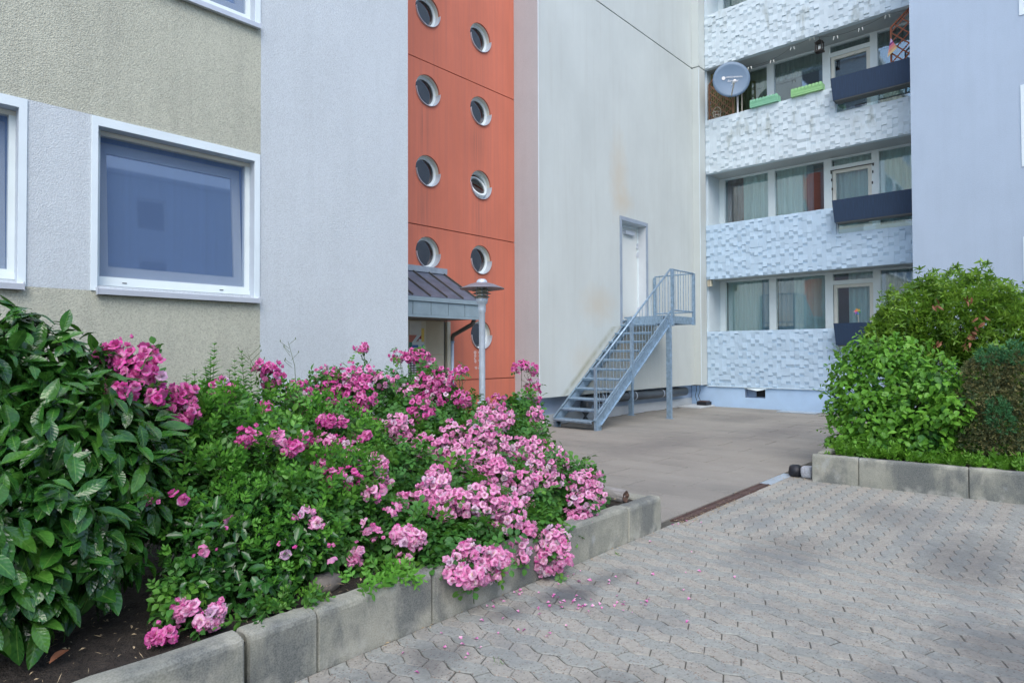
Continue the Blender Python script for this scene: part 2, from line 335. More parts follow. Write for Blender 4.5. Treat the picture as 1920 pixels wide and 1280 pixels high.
def curtainm(name, col):
    m, n, b = newmat(name)
    c = ramp(n, noise(n, pos(n, (25, 25, .3)), 1, 4), [(.3, mulc(col, .8)), (.7, mulc(col, 1.05))])
    L(n, c, b.inputs['Base Color']); b.inputs['Roughness'].default_value = .9
    tr = N(n, 'ShaderNodeBsdfTranslucent'); L(n, c, tr.inputs[0])
    ms = N(n, 'ShaderNodeMixShader'); ms.inputs[0].default_value = .2
    L(n, b.outputs[0], ms.inputs[1]); L(n, tr.outputs[0], ms.inputs[2]); L(n, ms.outputs[0], n.nodes['Material Output'].inputs[0]); return m
m_curt = curtainm('pale_net_curtain', (.90, .97, .95)); m_curtd = curtainm('grey_blue_curtain', (.36, .44, .54))
m_curtr = curtainm('dark_red_drape', (.22, .05, .04)); m_curty = curtainm('olive_sunscreen', (.30, .30, .14)); m_curtg = curtainm('dark_green_net', (.16, .20, .16))
m_blind = curtainm('blue_grey_blind', (.20, .36, .68))

# ------------------------------------------------------------------ builders
def tag(o, label=None, cat=None, group=None, kind=None):
    if label: o['label'] = label
    if cat: o['category'] = cat
    if group: o['group'] = group
    if kind: o['kind'] = kind
    return o
def thing(name, label, cat, loc=(0, 0, 0), group=None):
    o = bpy.data.objects.new(name, None); COL.objects.link(o); o.location = tuple(float(v) for v in loc); o.empty_display_size = .1
    return tag(o, label, cat, group)
def wloc(o):
    v = Vector((0, 0, 0))
    while o is not None: v += o.location; o = o.parent
    return v
class MB:
    def __init__(s): s.v = []; s.f = []; s.m = []; s.uv = None
    def add(s, vs, fs, mi=0):
        b = len(s.v); s.v += [tuple(map(float, q)) for q in vs]; s.f += [tuple(b+i for i in f) for f in fs]; s.m += [mi]*len(fs)
    def box(s, x0, x1, y0, y1, z0, z1, mi=0):
        s.add([(x0, y0, z0), (x1, y0, z0), (x1, y1, z0), (x0, y1, z0), (x0, y0, z1), (x1, y0, z1), (x1, y1, z1), (x0, y1, z1)],
              [(0, 3, 2, 1), (4, 5, 6, 7), (0, 1, 5, 4), (1, 2, 6, 5), (2, 3, 7, 6), (3, 0, 4, 7)], mi); return s
    def tube(s, pts, r, seg=8, mi=0, cap=True, r2=None):
        pts = [Vector(p) for p in pts]; n = len(pts); rings = []
        up = Vector((0, 0, 1))
        for i, p in enumerate(pts):
            d = (pts[min(i+1, n-1)]-pts[max(i-1, 0)]).normalized()
            a = d.cross(up)
            if a.length < .05: a = d.cross(Vector((1, 0, 0)))
            a.normalize(); b = d.cross(a)
            rr = r if r2 is None else r+(r2-r)*i/(n-1)
            rings.append([p+a*rr*math.cos(2*PI*k/seg)+b*rr*math.sin(2*PI*k/seg) for k in range(seg)])
        vs = [q for g in rings for q in g]; fs = []
        for i in range(n-1):
            for k in range(seg):
                k2 = (k+1) % seg; fs.append((i*seg+k, i*seg+k2, (i+1)*seg+k2, (i+1)*seg+k))
        if cap: fs += [tuple(range(seg))[::-1], tuple(range((n-1)*seg, n*seg))]
        s.add(vs, fs, mi); return s
    def bar(s, p, q, w, h, mi=0):
        """a square bar from p to q, w wide sideways and h deep"""
        p = Vector(p); q = Vector(q); d = (q-p).normalized(); a = d.cross(Vector((0, 0, 1)))
        if a.length < .05: a = Vector((1, 0, 0))
        a.normalize(); b = a.cross(d).normalized(); vs = []
        for c in (p, q):
            for i, j in ((-1, -1), (1, -1), (1, 1), (-1, 1)): vs.append(c+a*i*w/2+b*j*h/2)
        s.add(vs, [(0, 1, 2, 3), (7, 6, 5, 4), (0, 4, 5, 1), (1, 5, 6, 2), (2, 6, 7, 3), (3, 7, 4, 0)], mi); return s
    def lathe(s, prof, c=(0, 0, 0), seg=24, mi=0):
        n = len(prof); vs = []
        for r, z in prof:
            for k in range(seg): vs.append((c[0]+r*math.cos(2*PI*k/seg), c[1]+r*math.sin(2*PI*k/seg), c[2]+z))
        fs = [(i*seg+k, i*seg+(k+1) % seg, (i+1)*seg+(k+1) % seg, (i+1)*seg+k) for i in range(n-1) for k in range(seg)]
        s.add(vs, fs, mi); return s
    def build(s, name, mat, parent=None, smooth=False, bevel=0):
        me = bpy.data.meshes.new(name); off = wloc(parent) if parent else Vector((0, 0, 0))
        me.from_pydata([(a-off.x, b-off.y, c-off.z) for a, b, c in s.v], [], s.f)
        for mm in (mat if isinstance(mat, (list, tuple)) else [mat]): me.materials.append(mm)
        if any(s.m): me.polygons.foreach_set('material_index', s.m)
        if smooth: me.polygons.foreach_set('use_smooth', [True]*len(me.polygons))
        me.update()
        o = bpy.data.objects.new(name, me); COL.objects.link(o)
        if parent: o.parent = parent
        if bevel:
            bv = o.modifiers.new('bevel', 'BEVEL'); bv.width = bevel; bv.segments = 2; bv.limit_method = 'ANGLE'
        return o
def box(name, mat, parent, *a, bevel=0): return MB().box(*a).build(name, mat, parent, bevel=bevel)
def struct(o): o['kind'] = 'structure'; return o

def PP(axis, p, a, z, d=0): return (a, p+d, z) if axis == 'Y' else (p+d, a, z)
def abox(mb, axis, p, a0, a1, z0, z1, d0, d1, mi=0):
    if axis == 'Y': mb.box(a0, a1, p+d0, p+d1, z0, z1, mi)
    else: mb.box(p+d0, p+d1, a0, a1, z0, z1, mi)
    return mb
def holed(axis, p, a0, a1, z0, z1, rects=(), circs=(), depth=.2, reveal=1):
    """a wall face with openings whose reveals run into the wall"""
    mb = MB(); xs = {a0, a1}; zs = {z0, z1}
    cells = []
    for r in rects: xs |= {r[0], r[1]}; zs |= {r[2], r[3]}
    for (ca, cz, cr) in circs:
        s = cr*1.15; xs |= {ca-s, ca+s}; zs |= {cz-s, cz+s}
    xs = sorted(x for x in xs if a0-1e-6 <= x <= a1+1e-6); zs = sorted(z for z in zs if z0-1e-6 <= z <= z1+1e-6)
    for i in range(len(xs)-1):
        for j in range(len(zs)-1):
            mx, mz = (xs[i]+xs[i+1])/2, (zs[j]+zs[j+1])/2
            if any(r[0] < mx < r[1] and r[2] < mz < r[3] for r in rects): continue
            if any(abs(mx-c[0]) < c[2]*1.15 and abs(mz-c[1]) < c[2]*1.15 for c in circs): continue
            q = [PP(axis, p, xs[i], zs[j]), PP(axis, p, xs[i+1], zs[j]), PP(axis, p, xs[i+1], zs[j+1]), PP(axis, p, xs[i], zs[j+1])]
            mb.add(q, [(0, 1, 2, 3)])
    for r in rects:
        x0, x1, y0, y1 = r
        c = [(x0, y0), (x1, y0), (x1, y1), (x0, y1)]
        vs = [PP(axis, p, a, z) for a, z in c]+[PP(axis, p, a, z, depth) for a, z in c]
        mb.add(vs, [(k, (k+1) % 4, (k+1) % 4+4, k+4) for k in range(4)], reveal)
    for (ca, cz, cr) in circs:
        K = 40; s = cr*1.15; vs = []
        for k in range(K):
            t = 2*PI*k/K; cx, cy = math.cos(t), math.sin(t); m = max(abs(cx), abs(cy))
            vs.append(PP(axis, p, ca+s*cx/m, cz+s*cy/m))
        for k in range(K):
            t = 2*PI*k/K; vs.append(PP(axis, p, ca+cr*math.cos(t), cz+cr*math.sin(t)))
        for k in range(K):
            t = 2*PI*k/K; vs.append(PP(axis, p, ca+cr*math.cos(t), cz+cr*math.sin(t), depth))
        mb.add(vs, [(k, (k+1) % K, K+(k+1) % K, K+k) for k in range(K)])
        mb.add(vs, [(K+k, K+(k+1) % K, 2*K+(k+1) % K, 2*K+k) for k in range(K)], reveal)
    return mb
def ring(mb, axis, p, a0, a1, z0, z1, w, d0, d1, mi=0, sides='lrtb'):
    if 'b' in sides: abox(mb, axis, p, a0, a1, z0, z0+w, d0, d1, mi)
    if 't' in sides: abox(mb, axis, p, a0, a1, z1-w, z1, d0, d1, mi)
    zz0 = z0+(w if 'b' in sides else 0); zz1 = z1-(w if 't' in sides else 0)
    if 'l' in sides: abox(mb, axis, p, a0, a0+w, zz0, zz1, d0, d1, mi)
    if 'r' in sides: abox(mb, axis, p, a1-w, a1, zz0, zz1, d0, d1, mi)
    return mb
def curtain(parent, mat, axis, p, a0, a1, z0, z1, amp=.025, wl=.13, name='curtain', seed=0):
    K = max(8, int((a1-a0)/wl*8)); vs = []; r_ = random.Random(seed)
    ph = [r_.uniform(0, 6) for _ in range(3)]
    for i in range(K+1):
        a = a0+(a1-a0)*i/K; t = a/wl*2*PI
        d = amp*(math.sin(t+ph[0]+1.5*math.sin(a*5+ph[1]))+.5*math.sin(t*.43+ph[2]))
        vs += [PP(axis, p, a, z0, d*1.2), PP(axis, p, a, z1, d*.7)]
    mb = MB(); mb.add(vs, [(2*i, 2*i+2, 2*i+3, 2*i+1) for i in range(K)]); return mb.build(name, mat, parent, smooth=True)

def linkcopy(name, me, parent):
    o = bpy.data.objects.new(name, me); COL.objects.link(o); o.parent = parent; return o

# ------------------------------------------------------------------ GROUND
g = MB(); g.add([(-60, -60, -.03), (90, -60, -.03), (90, 80, -.03), (-60, 80, -.03)], [(0, 1, 2, 3)])
struct(g.build('ground', m_ground))
py = MB(); py.add([(-6, -7, -.0055), (9, -7, -.0055), (9, 2.56, -.0055), (-6, 2.56, -.0055)], [(0, 1, 2, 3)])
yard = struct(py.build('paved_yard', m_joint))

PX, PYs = .191, .177                                 # lattice of the interlocking stones
def Uw(s):
    s = s % PYs; P_ = [(0, .072), (.061, .103), (.139, .070), (PYs, .072)]
    for (a, b), (c, d) in zip(P_, P_[1:]):
        if s <= c: return b+(d-b)*(s-a)/(c-a)
A_top = [(0, .072), (.045, .094), (.061, .101), (.085, .095), (.120, .077), (.139, .070), (PYs, .072)]
A_bot = [(PYs+.030, .000), (.178, -.010), (.144, -.027), (.122, -.022), (.080, -.002), (.057, .005), (.030, 0.0)]
B_top = [(.115-PYs+PYs, -.020), (.144, -.027), (.178, -.010), (PYs+.030, 0.0), (PYs+.057, .005), (PYs+.080, -.002), (PYs+.115, -.020)]
def low(s): return Uw(s)-PX
B_bot = [(PYs+.086, low(.086)), (PYs+.061, low(.061)), (PYs+.03, low(.03)), (PYs, low(0)), (.139, low(.139)), (.120, low(.120)), (.086, low(.086))]
def clip(poly, ax, lim, keep_less):
    out = []; n = len(poly)
    ins = (lambda q: q[ax] <= lim) if keep_less else (lambda q: q[ax] >= lim)
    for i in range(n):
        a, b = poly[i], poly[(i+1) % n]
        if ins(a): out.append(a)
        if ins(a) != ins(b):
            t = (lim-a[ax])/(b[ax]-a[ax]); out.append((a[0]+t*(b[0]-a[0]), a[1]+t*(b[1]-a[1])))
    return out
def stone_geo(poly, zt, jw=.0019):
    """bevelled prism over an outline; returns verts, faces"""
    n = len(poly); cx = sum(p[0] for p in poly)/n; cy = sum(p[1] for p in poly)/n
    ar = sum(poly[i][0]*poly[(i+1) % n][1]-poly[(i+1) % n][0]*poly[i][1] for i in range(n))
    if ar < 0: poly = poly[::-1]
    def off(d):
        o = []
        for i in range(n):
            p0, p1, p2 = poly[i-1], poly[i], poly[(i+1) % n]
            e1 = (p1[0]-p0[0], p1[1]-p0[1]); e2 = (p2[0]-p1[0], p2[1]-p1[1])
            l1 = math.hypot(*e1) or 1e-9; l2 = math.hypot(*e2) or 1e-9
            nx, ny = -(e1[1]/l1+e2[1]/l2), (e1[0]/l1+e2[0]/l2); l = math.hypot(nx, ny) or 1e-9
            o.append((p1[0]+nx/l*d, p1[1]+ny/l*d))
        return o
    o0, o1 = off(jw), off(jw+.0036)
    vs = [(x, y, -.03) for x, y in o0]+[(x, y, zt-.004) for x, y in o0]+[(x, y, zt) for x, y in o1]
    fs = [(i, (i+1) % n, n+(i+1) % n, n+i) for i in range(n)]+[(n+i, n+(i+1) % n, 2*n+(i+1) % n, 2*n+i) for i in range(n)]+[tuple(range(2*n, 3*n))]
    return vs, fs
XB = 4.80
stones = []
for reg in (0, 1):
    for i in range(-40, 60):
        for j in range(-40, 60):
            for kind, poly0 in (('A', A_top+A_bot), ('B', B_top+B_bot)):
                if reg == 0:   # rows run along Y
                    bx, by = 2.616+i*PX, 1.90-j*PYs
                    poly = [(bx+t, by-s) for s, t in poly0]
                else:          # turned a quarter
                    bx, by = 5.0+i*PYs, .9+j*PX
                    poly = [(bx+s, by+t) for s, t in poly0]
                cx = sum(p[0] for p in poly)/len(poly); cy = sum(p[1] for p in poly)/len(poly)
                if cx < -.6 or cx > 8.2 or cy < -3.4 or cy > 2.8: continue
                fwd = cx*FW[0]+cy*FW[1]; rt = cx*RT[0]+cy*RT[1]
                if fwd < .8 or abs(rt) > fwd*1.0+.8: continue
                full = True
                for ax, lim, less in ((0, XB, reg == 0), (1, 2.527, True)):
                    ins = [(p[ax] <= lim) if less else (p[ax] >= lim) for p in poly]
                    if not any(ins): poly = []; break
                    if not all(ins): poly = clip(poly, ax, lim, less); full = False
                if len(poly) < 3: continue
                a_ = abs(sum(poly[q][0]*poly[(q+1) % len(poly)][1]-poly[(q+1) % len(poly)][0]*poly[q][1] for q in range(len(poly))))/2
                if a_ < .0012: continue
                d = math.hypot(cx, cy); vis = abs(rt) < fwd*.80 and fwd > 2.3
                stones.append((d if vis else 99+d, kind, full, poly, (bx, by), reg))
stones.sort(key=lambda q: q[0])
TM = {}
for kind, poly0 in (('A', A_top+A_bot), ('B', B_top+B_bot)):
    for reg in (0, 1):
        for var in range(4):
            poly = [(t, -s) for s, t in poly0] if reg == 0 else [(s, t) for s, t in poly0]
            vs, fs = stone_geo(poly, 0.0, (.0011, .0015, .0021, .0016)[var])
            tx, ty = random.uniform(-.006, .006), random.uniform(-.006, .006)
            vs = [(x, y, z+(x*tx+y*ty if z > -.02 else 0)) for x, y, z in vs]
            me = bpy.data.meshes.new('paving_stone'); me.from_pydata(vs, [], fs); me.materials.append(m_pavA if kind == 'A' else m_pavB)
            at_ = me.attributes.new('rnd', 'FLOAT', 'POINT'); at_.data.foreach_set('value', [var/4]*len(vs))
            TM[kind, reg, var] = me
for q in stones[:300]:
    d, kind, full, poly, base, reg = q
    dz = random.uniform(-.0018, .0010)
    if full:
        o = linkcopy('paving_stone', TM[kind, reg, random.randrange(4)], yard); o.location = (base[0]+random.uniform(-.0012, .0012), base[1]+random.uniform(-.0012, .0012), dz); o.rotation_euler = (0, 0, random.uniform(-.010, .010)); o.scale = (random.uniform(.978, 1.0), random.uniform(.978, 1.0), 1)
    else:
        cx, cy = poly[0]; vs, fs = stone_geo([(x-cx, y-cy) for x, y in poly], 0)
        me = bpy.data.meshes.new('paving_stone'); me.from_pydata(vs, [], fs); me.materials.append(m_pavA if kind == 'A' else m_pavB)
        o = linkcopy('paving_stone', me, yard); o.location = (cx, cy, dz)
for kind, mat in (('A', m_pavA), ('B', m_pavB)):
    mb = MB(); rn = []
    for d, k, full, poly, base, reg in stones[300:]:
        if k != kind: continue
        vs, fs = stone_geo(poly, random.uniform(-.002, .001), random.uniform(.0010, .0022)); mb.add(vs, fs); rn += [random.random()]*len(vs)
    o = mb.build('paving_stones', mat, yard); o['kind'] = 'stuff'
    a_ = o.data.attributes.new('rnd', 'FLOAT', 'POINT'); a_.data.foreach_set('value', rn)
# rest of the yard, beyond what the picture shows
mb = MB(); mb.add([(-6, -7, -.001), (9, -7, -.001), (9, -3.6, -.001), (-6, -3.6, -.001)], [(0, 1, 2, 3)]); mb.build('outer_paving', m_pavB, yard)

# courtyard of concrete slabs
cb = MB(); cb.add([(4.0, 2.40, -.012), (15.66, 2.40, -.012), (15.66, 8.11, -.012), (4.0, 8.11, -.012)], [(0, 1, 2, 3)])
yard2 = struct(cb.build('courtyard_floor', m_joint))
SM = []
for v in range(5):
    w_, l_ = 1.0/2, 1.0/1
    z = [random.uniform(-.002, .002) for _ in range(4)]
    e = .006
    vs = [(e, e, -.02), (w_-e, e, -.02), (w_-e, l_-e, -.02), (e, l_-e, -.02), (e, e, z[0]-.003), (w_-e, e, z[1]-.003), (w_-e, l_-e, z[2]-.003), (e, l_-e, z[3]-.003),
          (.011, .011, z[0]), (w_-.011, .011, z[1]), (w_-.011, l_-.011, z[2]), (.011, l_-.011, z[3])]
    fs = [(i, (i+1) % 4, 4+(i+1) % 4, 4+i) for i in range(4)]+[(4+i, 4+(i+1) % 4, 8+(i+1) % 4, 8+i) for i in range(4)]+[(8, 9, 10, 11)]
    me = bpy.data.meshes.new('paving_slab'); me.from_pydata(vs, [], fs); me.materials.append(m_slab); SM.append(me)
for i in range(22):
    for j in range(-1, 6):
        x = 4.68+i*.5; y = 2.62+j*1.0+(.5 if i % 2 else 0)
        if y < 2.55 or x > 15.4 or y > 7.3: continue
        if x < 7.6 and y > 7.0: continue
        if not (math.atan2(y+.5, x) < math.radians(60)): continue
        o = linkcopy('paving_slab', random.choice(SM), yard2); o.location = (x, y, 0)
for i in range(1, 22, 2):
    o = linkcopy('paving_slab', SM[i % 5], yard2); o.location = (4.68+i*.5, 2.62, 0); o.scale = (1, .5, 1)

# drain channel between the two pavings
dc = thing('drain_channel', 'rusty steel drain channel running between the interlocking paving and the slab courtyard', 'drain', (4.8, 2.54, 0))
mb = MB(); mb.box(4.84, 6.80, 2.484, 2.60, -.03, .002); mb.box(4.84, 6.80, 2.500, 2.515, .002, .007); mb.box(4.84, 6.80, 2.57, 2.585, .002, .007); mb.build('rusty_cover', m_rust, dc)
o = MB().box(6.803, 7.52, 2.484, 2.60, -.03, .006).build('pale_cover', m_steelp, dc); o['label'] = 'pale grey galvanised end cover'
# ------------------------------------------------------------------ KERBS
def kerb_block(parent, x0, x1, y0, y1, h, tilt=0, name='kerb_block'):
    r_ = .012; mb = MB(); K = 9
    alongx = (x1-x0) > (y1-y0)
    vs = []; n = 0
    L0, L1 = (x0, x1) if alongx else (y0, y1); W0, W1 = (y0, y1) if alongx else (x0, x1)
    prof = [(W0, -.05), (W0, h-.03), (W0+.006, h-.012), (W0+.02, h-.002), (W0+.05, h), (W1-.02, h), (W1-.005, h-.01), (W1, h-.03), (W1, -.05)]
    ts = [0, .006, .02]+[.1*k for k in range(1, 10)]+[.98, .994, 1]
    ln = L1-L0; ts = sorted(set([0, .008/ln, .03/ln]+[k/10 for k in range(1, 10)]+[1-.03/ln, 1-.008/ln, 1]))
    for t in ts:
        sh = .010 if t in (0, 1) else (.003 if (t < .01 or t > .99) else 0)
        for k, (w_, z) in enumerate(prof):
            jz = random.uniform(-.0035, .0035) if 1 < k < 7 else 0; jw = random.uniform(-.0022, .0022) if k < 8 else 0
            cw = (W0+W1)/2; ww = w_+(sh if w_ < cw else -sh)+jw; zz = z-(sh*.7 if z > 0 else 0)+jz
            l_ = L0+ln*t+(.0 if 0 < t < 1 else random.uniform(-.001, .001))
            vs.append((l_, ww, zz) if alongx else (ww, l_, zz))
    n = len(prof); fs = [(i*n+k, i*n+k+1, (i+1)*n+k+1, (i+1)*n+k) for i in range(len(ts)-1) for k in range(n-1)]
    fs += [tuple(range(n)), tuple(range((len(ts)-1)*n, len(ts)*n))]
    mb.add(vs, fs); return mb.build(name, m_kerb, parent)
kl = thing('planter_kerb', 'low weathered concrete kerb round the rose bed, left of the yard', 'kerb', (2, 2.58, 0))
for a, b, y, h in ((-1.9, .16, 2.475, .285), (.165, 1.165, 2.475, .285), (1.205, 1.520, 2.535, .262), (1.523, 2.182, 2.535, .262), (2.187, 3.13, 2.533, .262), (3.135, 4.078, 2.53, .26)):
    kerb_block(kl, a, b, y, y+.12, h)
kerb_block(kl, 4.083, 4.565, 2.528, 2.645, .252)
kerb_block(kl, 4.44, 4.56, 2.650, 2.95, .245)
kr = thing('planter_kerb', 'low concrete kerb of the raised shrub bed on the right', 'kerb', (7.5, 1.2, 0))
def kerb_slant(p0, p1, h):
    """a block along the slightly skewed front of the right bed"""
    o = kerb_block(kr, 0, math.hypot(p1[0]-p0[0], p1[1]-p0[1]), 0, .12, h)
    me = o.data; off = wloc(kr)
    for v in me.vertices: v.co += off
    ang = math.atan2(p1[1]-p0[1], p1[0]-p0[0]); o.rotation_euler = (0, 0, ang)
    o.location = (p0[0]-off.x, p0[1]-off.y, 0); return o
a0 = (7.42, 2.237); a1 = (7.60, -.06)
def al(t): return (a0[0]+(a1[0]-a0[0])*t, a0[1]+(a1[1]-a0[1])*t)
Lk = math.hypot(a1[0]-a0[0], a1[1]-a0[1])
for s0, s1 in ((0, .447), (.452, 1.38), (1.385, 2.32), (2.325, 3.3)):
    kerb_slant(al(s1/Lk), al(s0/Lk), .288)
for o in kr.children: pass
kerb_block(kr, 7.545, 8.5, 2.135, 2.25, .285)
# ------------------------------------------------------------------ BEDS (soil)
def soil(name, x0, x1, y0, y1, z, nx, ny, f):
    vs = []; 
    for j in range(ny+1):
        for i in range(nx+1):
            x = x0+(x1-x0)*i/nx; y = y0+(y1-y0)*j/ny
            vs.append((x, y, z+f(x, y)+random.uniform(-.008, .008)))
    fs = [(j*(nx+1)+i, j*(nx+1)+i+1, (j+1)*(nx+1)+i+1, (j+1)*(nx+1)+i) for j in range(ny) for i in range(nx)]
    mb = MB(); mb.add(vs, fs); return struct(mb.build(name, m_soil, smooth=True))
soil('rose_bed_soil', -2.2, 4.47, 2.56, 6.12, .215, 130, 60, lambda x, y: .03*math.sin(x*3)*math.cos(y*4)+.05*min(1, (y-2.6)*.6))
soil('shrub_bed_soil', 7.52, 14.6, -4, 2.17, .24, 60, 50, lambda x, y: .02*math.sin(x*3)*math.cos(y*4))

# ------------------------------------------------------------------ LEFT WING (tan and lavender)
YL = 6.14; ST = 2.75
lw = thing('apartment_building', 'apartment block with rough tan render, lavender bands and white-framed windows behind the laurel', 'building', (1.5, 6.4, 0))
wins = [(1.611, 2.965), (-.28, 1.075), (-2.17, -.815)]
def wz(k): return 1.975+ST*k, 3.318+ST*k
rects = [(a, b, *wz(k)) for a, b in wins for k in (0, 1, 2, 3)]
# band heights
zs_ = [0]
for k in range(4): zs_ += [1.93+ST*k, 3.40+ST*k]
zs_.append(13.2)
for i in range(len(zs_)-1):
    z0, z1 = zs_[i], zs_[i+1]; band = i % 2 == 1
    if band:
        xs = [-7.0]+[v for a, b in wins[::-1] for v in (a-.047, b+.053)]
        mb = holed('Y', YL, -7, 3.028, z0, z1, [r for r in rects if z0 < r[2] < z1], depth=.18)
        mb.build('lavender_band', [m_lav, m_reveal], lw)
    else:
        holed('Y', YL, -7, 3.028, z0, z1).build('tan_wall', m_tan, lw)
mb = MB(); mb.box(3.028, 4.902, YL+.0015, 8.11, 0, 13.2); mb.box(-7, 3.028, YL+.9, 8.11, 0, 13.2, 1); mb.build('lavender_wall', [m_lav, m_dark], lw)
box('roof_slab', m_lav, lw, -7.1, 5.0, 6.05, 9.0, 13.2, 13.4)
def left_window(a, b, k, near):
    z0, z1 = wz(k)
    mb = MB(); abox(mb, 'Y', YL, a-.047, a-.001, z0-.045, z1+.075, -.012, .0)
    abox(mb, 'Y', YL, b+.001, b+.053, z0-.045, z1+.075, -.012, .0); abox(mb, 'Y', YL, a-.001, b+.001, z1+.001, z1+.075, -.012, 0)
    t = mb.build('window', m_trim, lw)                                   # the raised surround carries the rest
    mb = MB(); mb.add([(a-.008, YL+.17, z0+.012), (b+.035, YL+.17, z0+.012), (b+.035, YL-.055, z0-.030), (a-.008, YL-.055, z0-.030),
                       (a-.008, YL-.055, z0-.075), (b+.035, YL-.055, z0-.075), (a-.008, YL-.0131, z0-.075), (b+.035, YL-.0131, z0-.075)], [(0, 1, 2, 3), (3, 2, 5, 4), (4, 5, 7, 6)])
    for x_ in (a-.012, b+.033): mb.box(x_, x_+.006, YL-.06, YL-.0131, z0-.08, z0-.015)
    mb.build('sill', m_sill, t)
    mb = MB(); abox(mb, 'Y', YL, a, b, z0+.012, z0+.058, .095, .17); abox(mb, 'Y', YL, a, b, z0+.059, z0+.09, .105, .17)
    abox(mb, 'Y', YL, a, a+.045, z0+.09, z1, .105, .17); abox(mb, 'Y', YL, b-.042, b, z0+.09, z1-.04, .105, .17)
    mb.build('frame', m_pvc, t)
    mb = MB(); abox(mb, 'Y', YL, a+.045, b, z1-.04, z1-.003, .105, .17); mb.build('frame_top', m_pvcold, t)
    for u in (.16, .78):
        mb = MB(); abox(mb, 'Y', YL, a+u*(b-a), a+u*(b-a)+.035, z0+.040, z0+.047, .090, .096); mb.build('drain_slot', m_gasket, t)
    # sash, tilted a little inwards at the top
    a1, b1, c0, c1 = a+.05, b-.047, z0+.095, z1-.045
    mb = MB()
    def q(u, v, d):   # point on the tilted sash
        return (a1+(b1-a1)*u, YL+.155+d+.085*v, c0+(c1-c0)*v-.02*v)
    w_ = .075
    for (u0, u1, v0, v1) in ((0, 1, 0, w_), (0, 1, 1-w_, 1), (0, w_*.8, w_, 1-w_), (1-w_*.8, 1, w_, 1-w_)):
        vs = [q(u0, v0, 0), q(u1, v0, 0), q(u1, v1, 0), q(u0, v1, 0), q(u0, v0, .05), q(u1, v0, .05), q(u1, v1, .05), q(u0, v1, .05)]
        mb.add(vs, [(0, 1, 2, 3), (7, 6, 5, 4), (0, 4, 5, 1), (1, 5, 6, 2), (2, 6, 7, 3), (3, 7, 4, 0)])
    mb.build('sash', m_sash, t)
    mb = MB(); mb.add([q(.05, .05, .02), q(.95, .05, .02), q(.95, .95, .02), q(.05, .95, .02)], [(0, 1, 2, 3)]); mb.build('pane', m_glassd, t)
    mb = MB(); mb.add([(a+.046, YL+.125, z0+.091), (b-.043, YL+.125, z0+.091), (b-.043, YL+.125, z1-.041), (a+.046, YL+.125, z1-.041)], [(0, 1, 2, 3)]); mb.build('insect_screen', m_screen, t)
    curtain(t, m_blind, 'Y', YL+.40, a-.05, b+.05, z0+.22, z1+.05, .002, .5, 'blind', 3)
    curtain(t, m_curt, 'Y', YL+.46, a-.05, b+.05, z0-.1, z0+.6, .02, .12, 'curtain', 5)
    if near is False: pass
for a, b in wins:
    for k in (0, 1):
        left_window(a, b, k, k == 0)
for a, b in wins:
    for k in (2, 3):
        z0, z1 = wz(k); mb = ring(MB(), 'Y', YL, a, b, z0, z1, .07, .11, .17); t = mb.build('window', m_pvc, lw)
        mb = MB(); abox(mb, 'Y', YL, a+.07, b-.07, z0+.07, z1-.07, .14, .145); mb.build('pane', m_glassd, t)

# ------------------------------------------------------------------ RED STAIR TOWER
YR = 8.11
rt = thing('stair_tower', 'red painted stair tower with two columns of round porthole windows', 'building', (7.5, 8.3, 0))
ports = [(6.893, 3.07, 'l'), (6.893, 4.43, 'l'), (6.893, 5.78, 'l'), (6.893, 7.12, 'l'), (8.142, 1.72, 'r'), (8.142, 3.08, 'r'), (8.142, 4.44, 'tilt'), (8.142, 5.785, 'r'), (8.142, 7.13, 'r'), (6.893, 8.47, 'l'), (8.142, 8.48, 'r')]
lim = [0.0, .925, 3.506, 6.256, 9.006, 11.756]
for z0, z1 in zip(lim, lim[1:]):
    cs = [(a, z, .262) for a, z, _ in ports if z0 < z < z1]
    mb = holed('Y', YR, 4.9, 9.054, z0+.008, z1-.008, (), cs, depth=.26)
    vs = [(4.9, YR, z0+.008), (9.054, YR, z0+.008), (9.054, YR+.03, z0+.008), (4.9, YR+.03, z0+.008)]; mb.add(vs, [(0, 1, 2, 3)])
    vs = [(4.9, YR, z1-.008), (9.054, YR, z1-.008), (9.054, YR+.03, z1-.008), (4.9, YR+.03, z1-.008)]; mb.add(vs, [(0, 1, 2, 3)])
    mb.build('wall_panel', m_red, rt)
for z in lim[1:-1]: MB().box(4.9, 9.054, YR+.022, YR+.03, z-.012, z+.012).build('panel_joint', m_redj, rt)
box('tower_core', m_dark, rt, 4.9, 9.054, YR+.45, YR+3, 0, 11.7)
def ringmesh(c, r0, r1, d0, d1, K=40, t0=0, t1=2*PI):
    mb = MB(); vs = []
    full = abs(t1-t0-2*PI) < 1e-6; n = K if full else K+1
    for (r, d) in ((r0, d0), (r1, d0), (r1, d1), (r0, d1)):
        for k in range(n):
            t = t0+(t1-t0)*k/K; vs.append((c[0]+r*math.cos(t), c[1]+d, c[2]+r*math.sin(t)))
    fs = []
    for q in range(4):
        q2 = (q+1) % 4
        for k in range(K):
            k2 = (k+1) % n if full else k+1; fs.append((q*n+k, q*n+k2, q2*n+k2, q2*n+k))
    mb.add(vs, fs); return mb
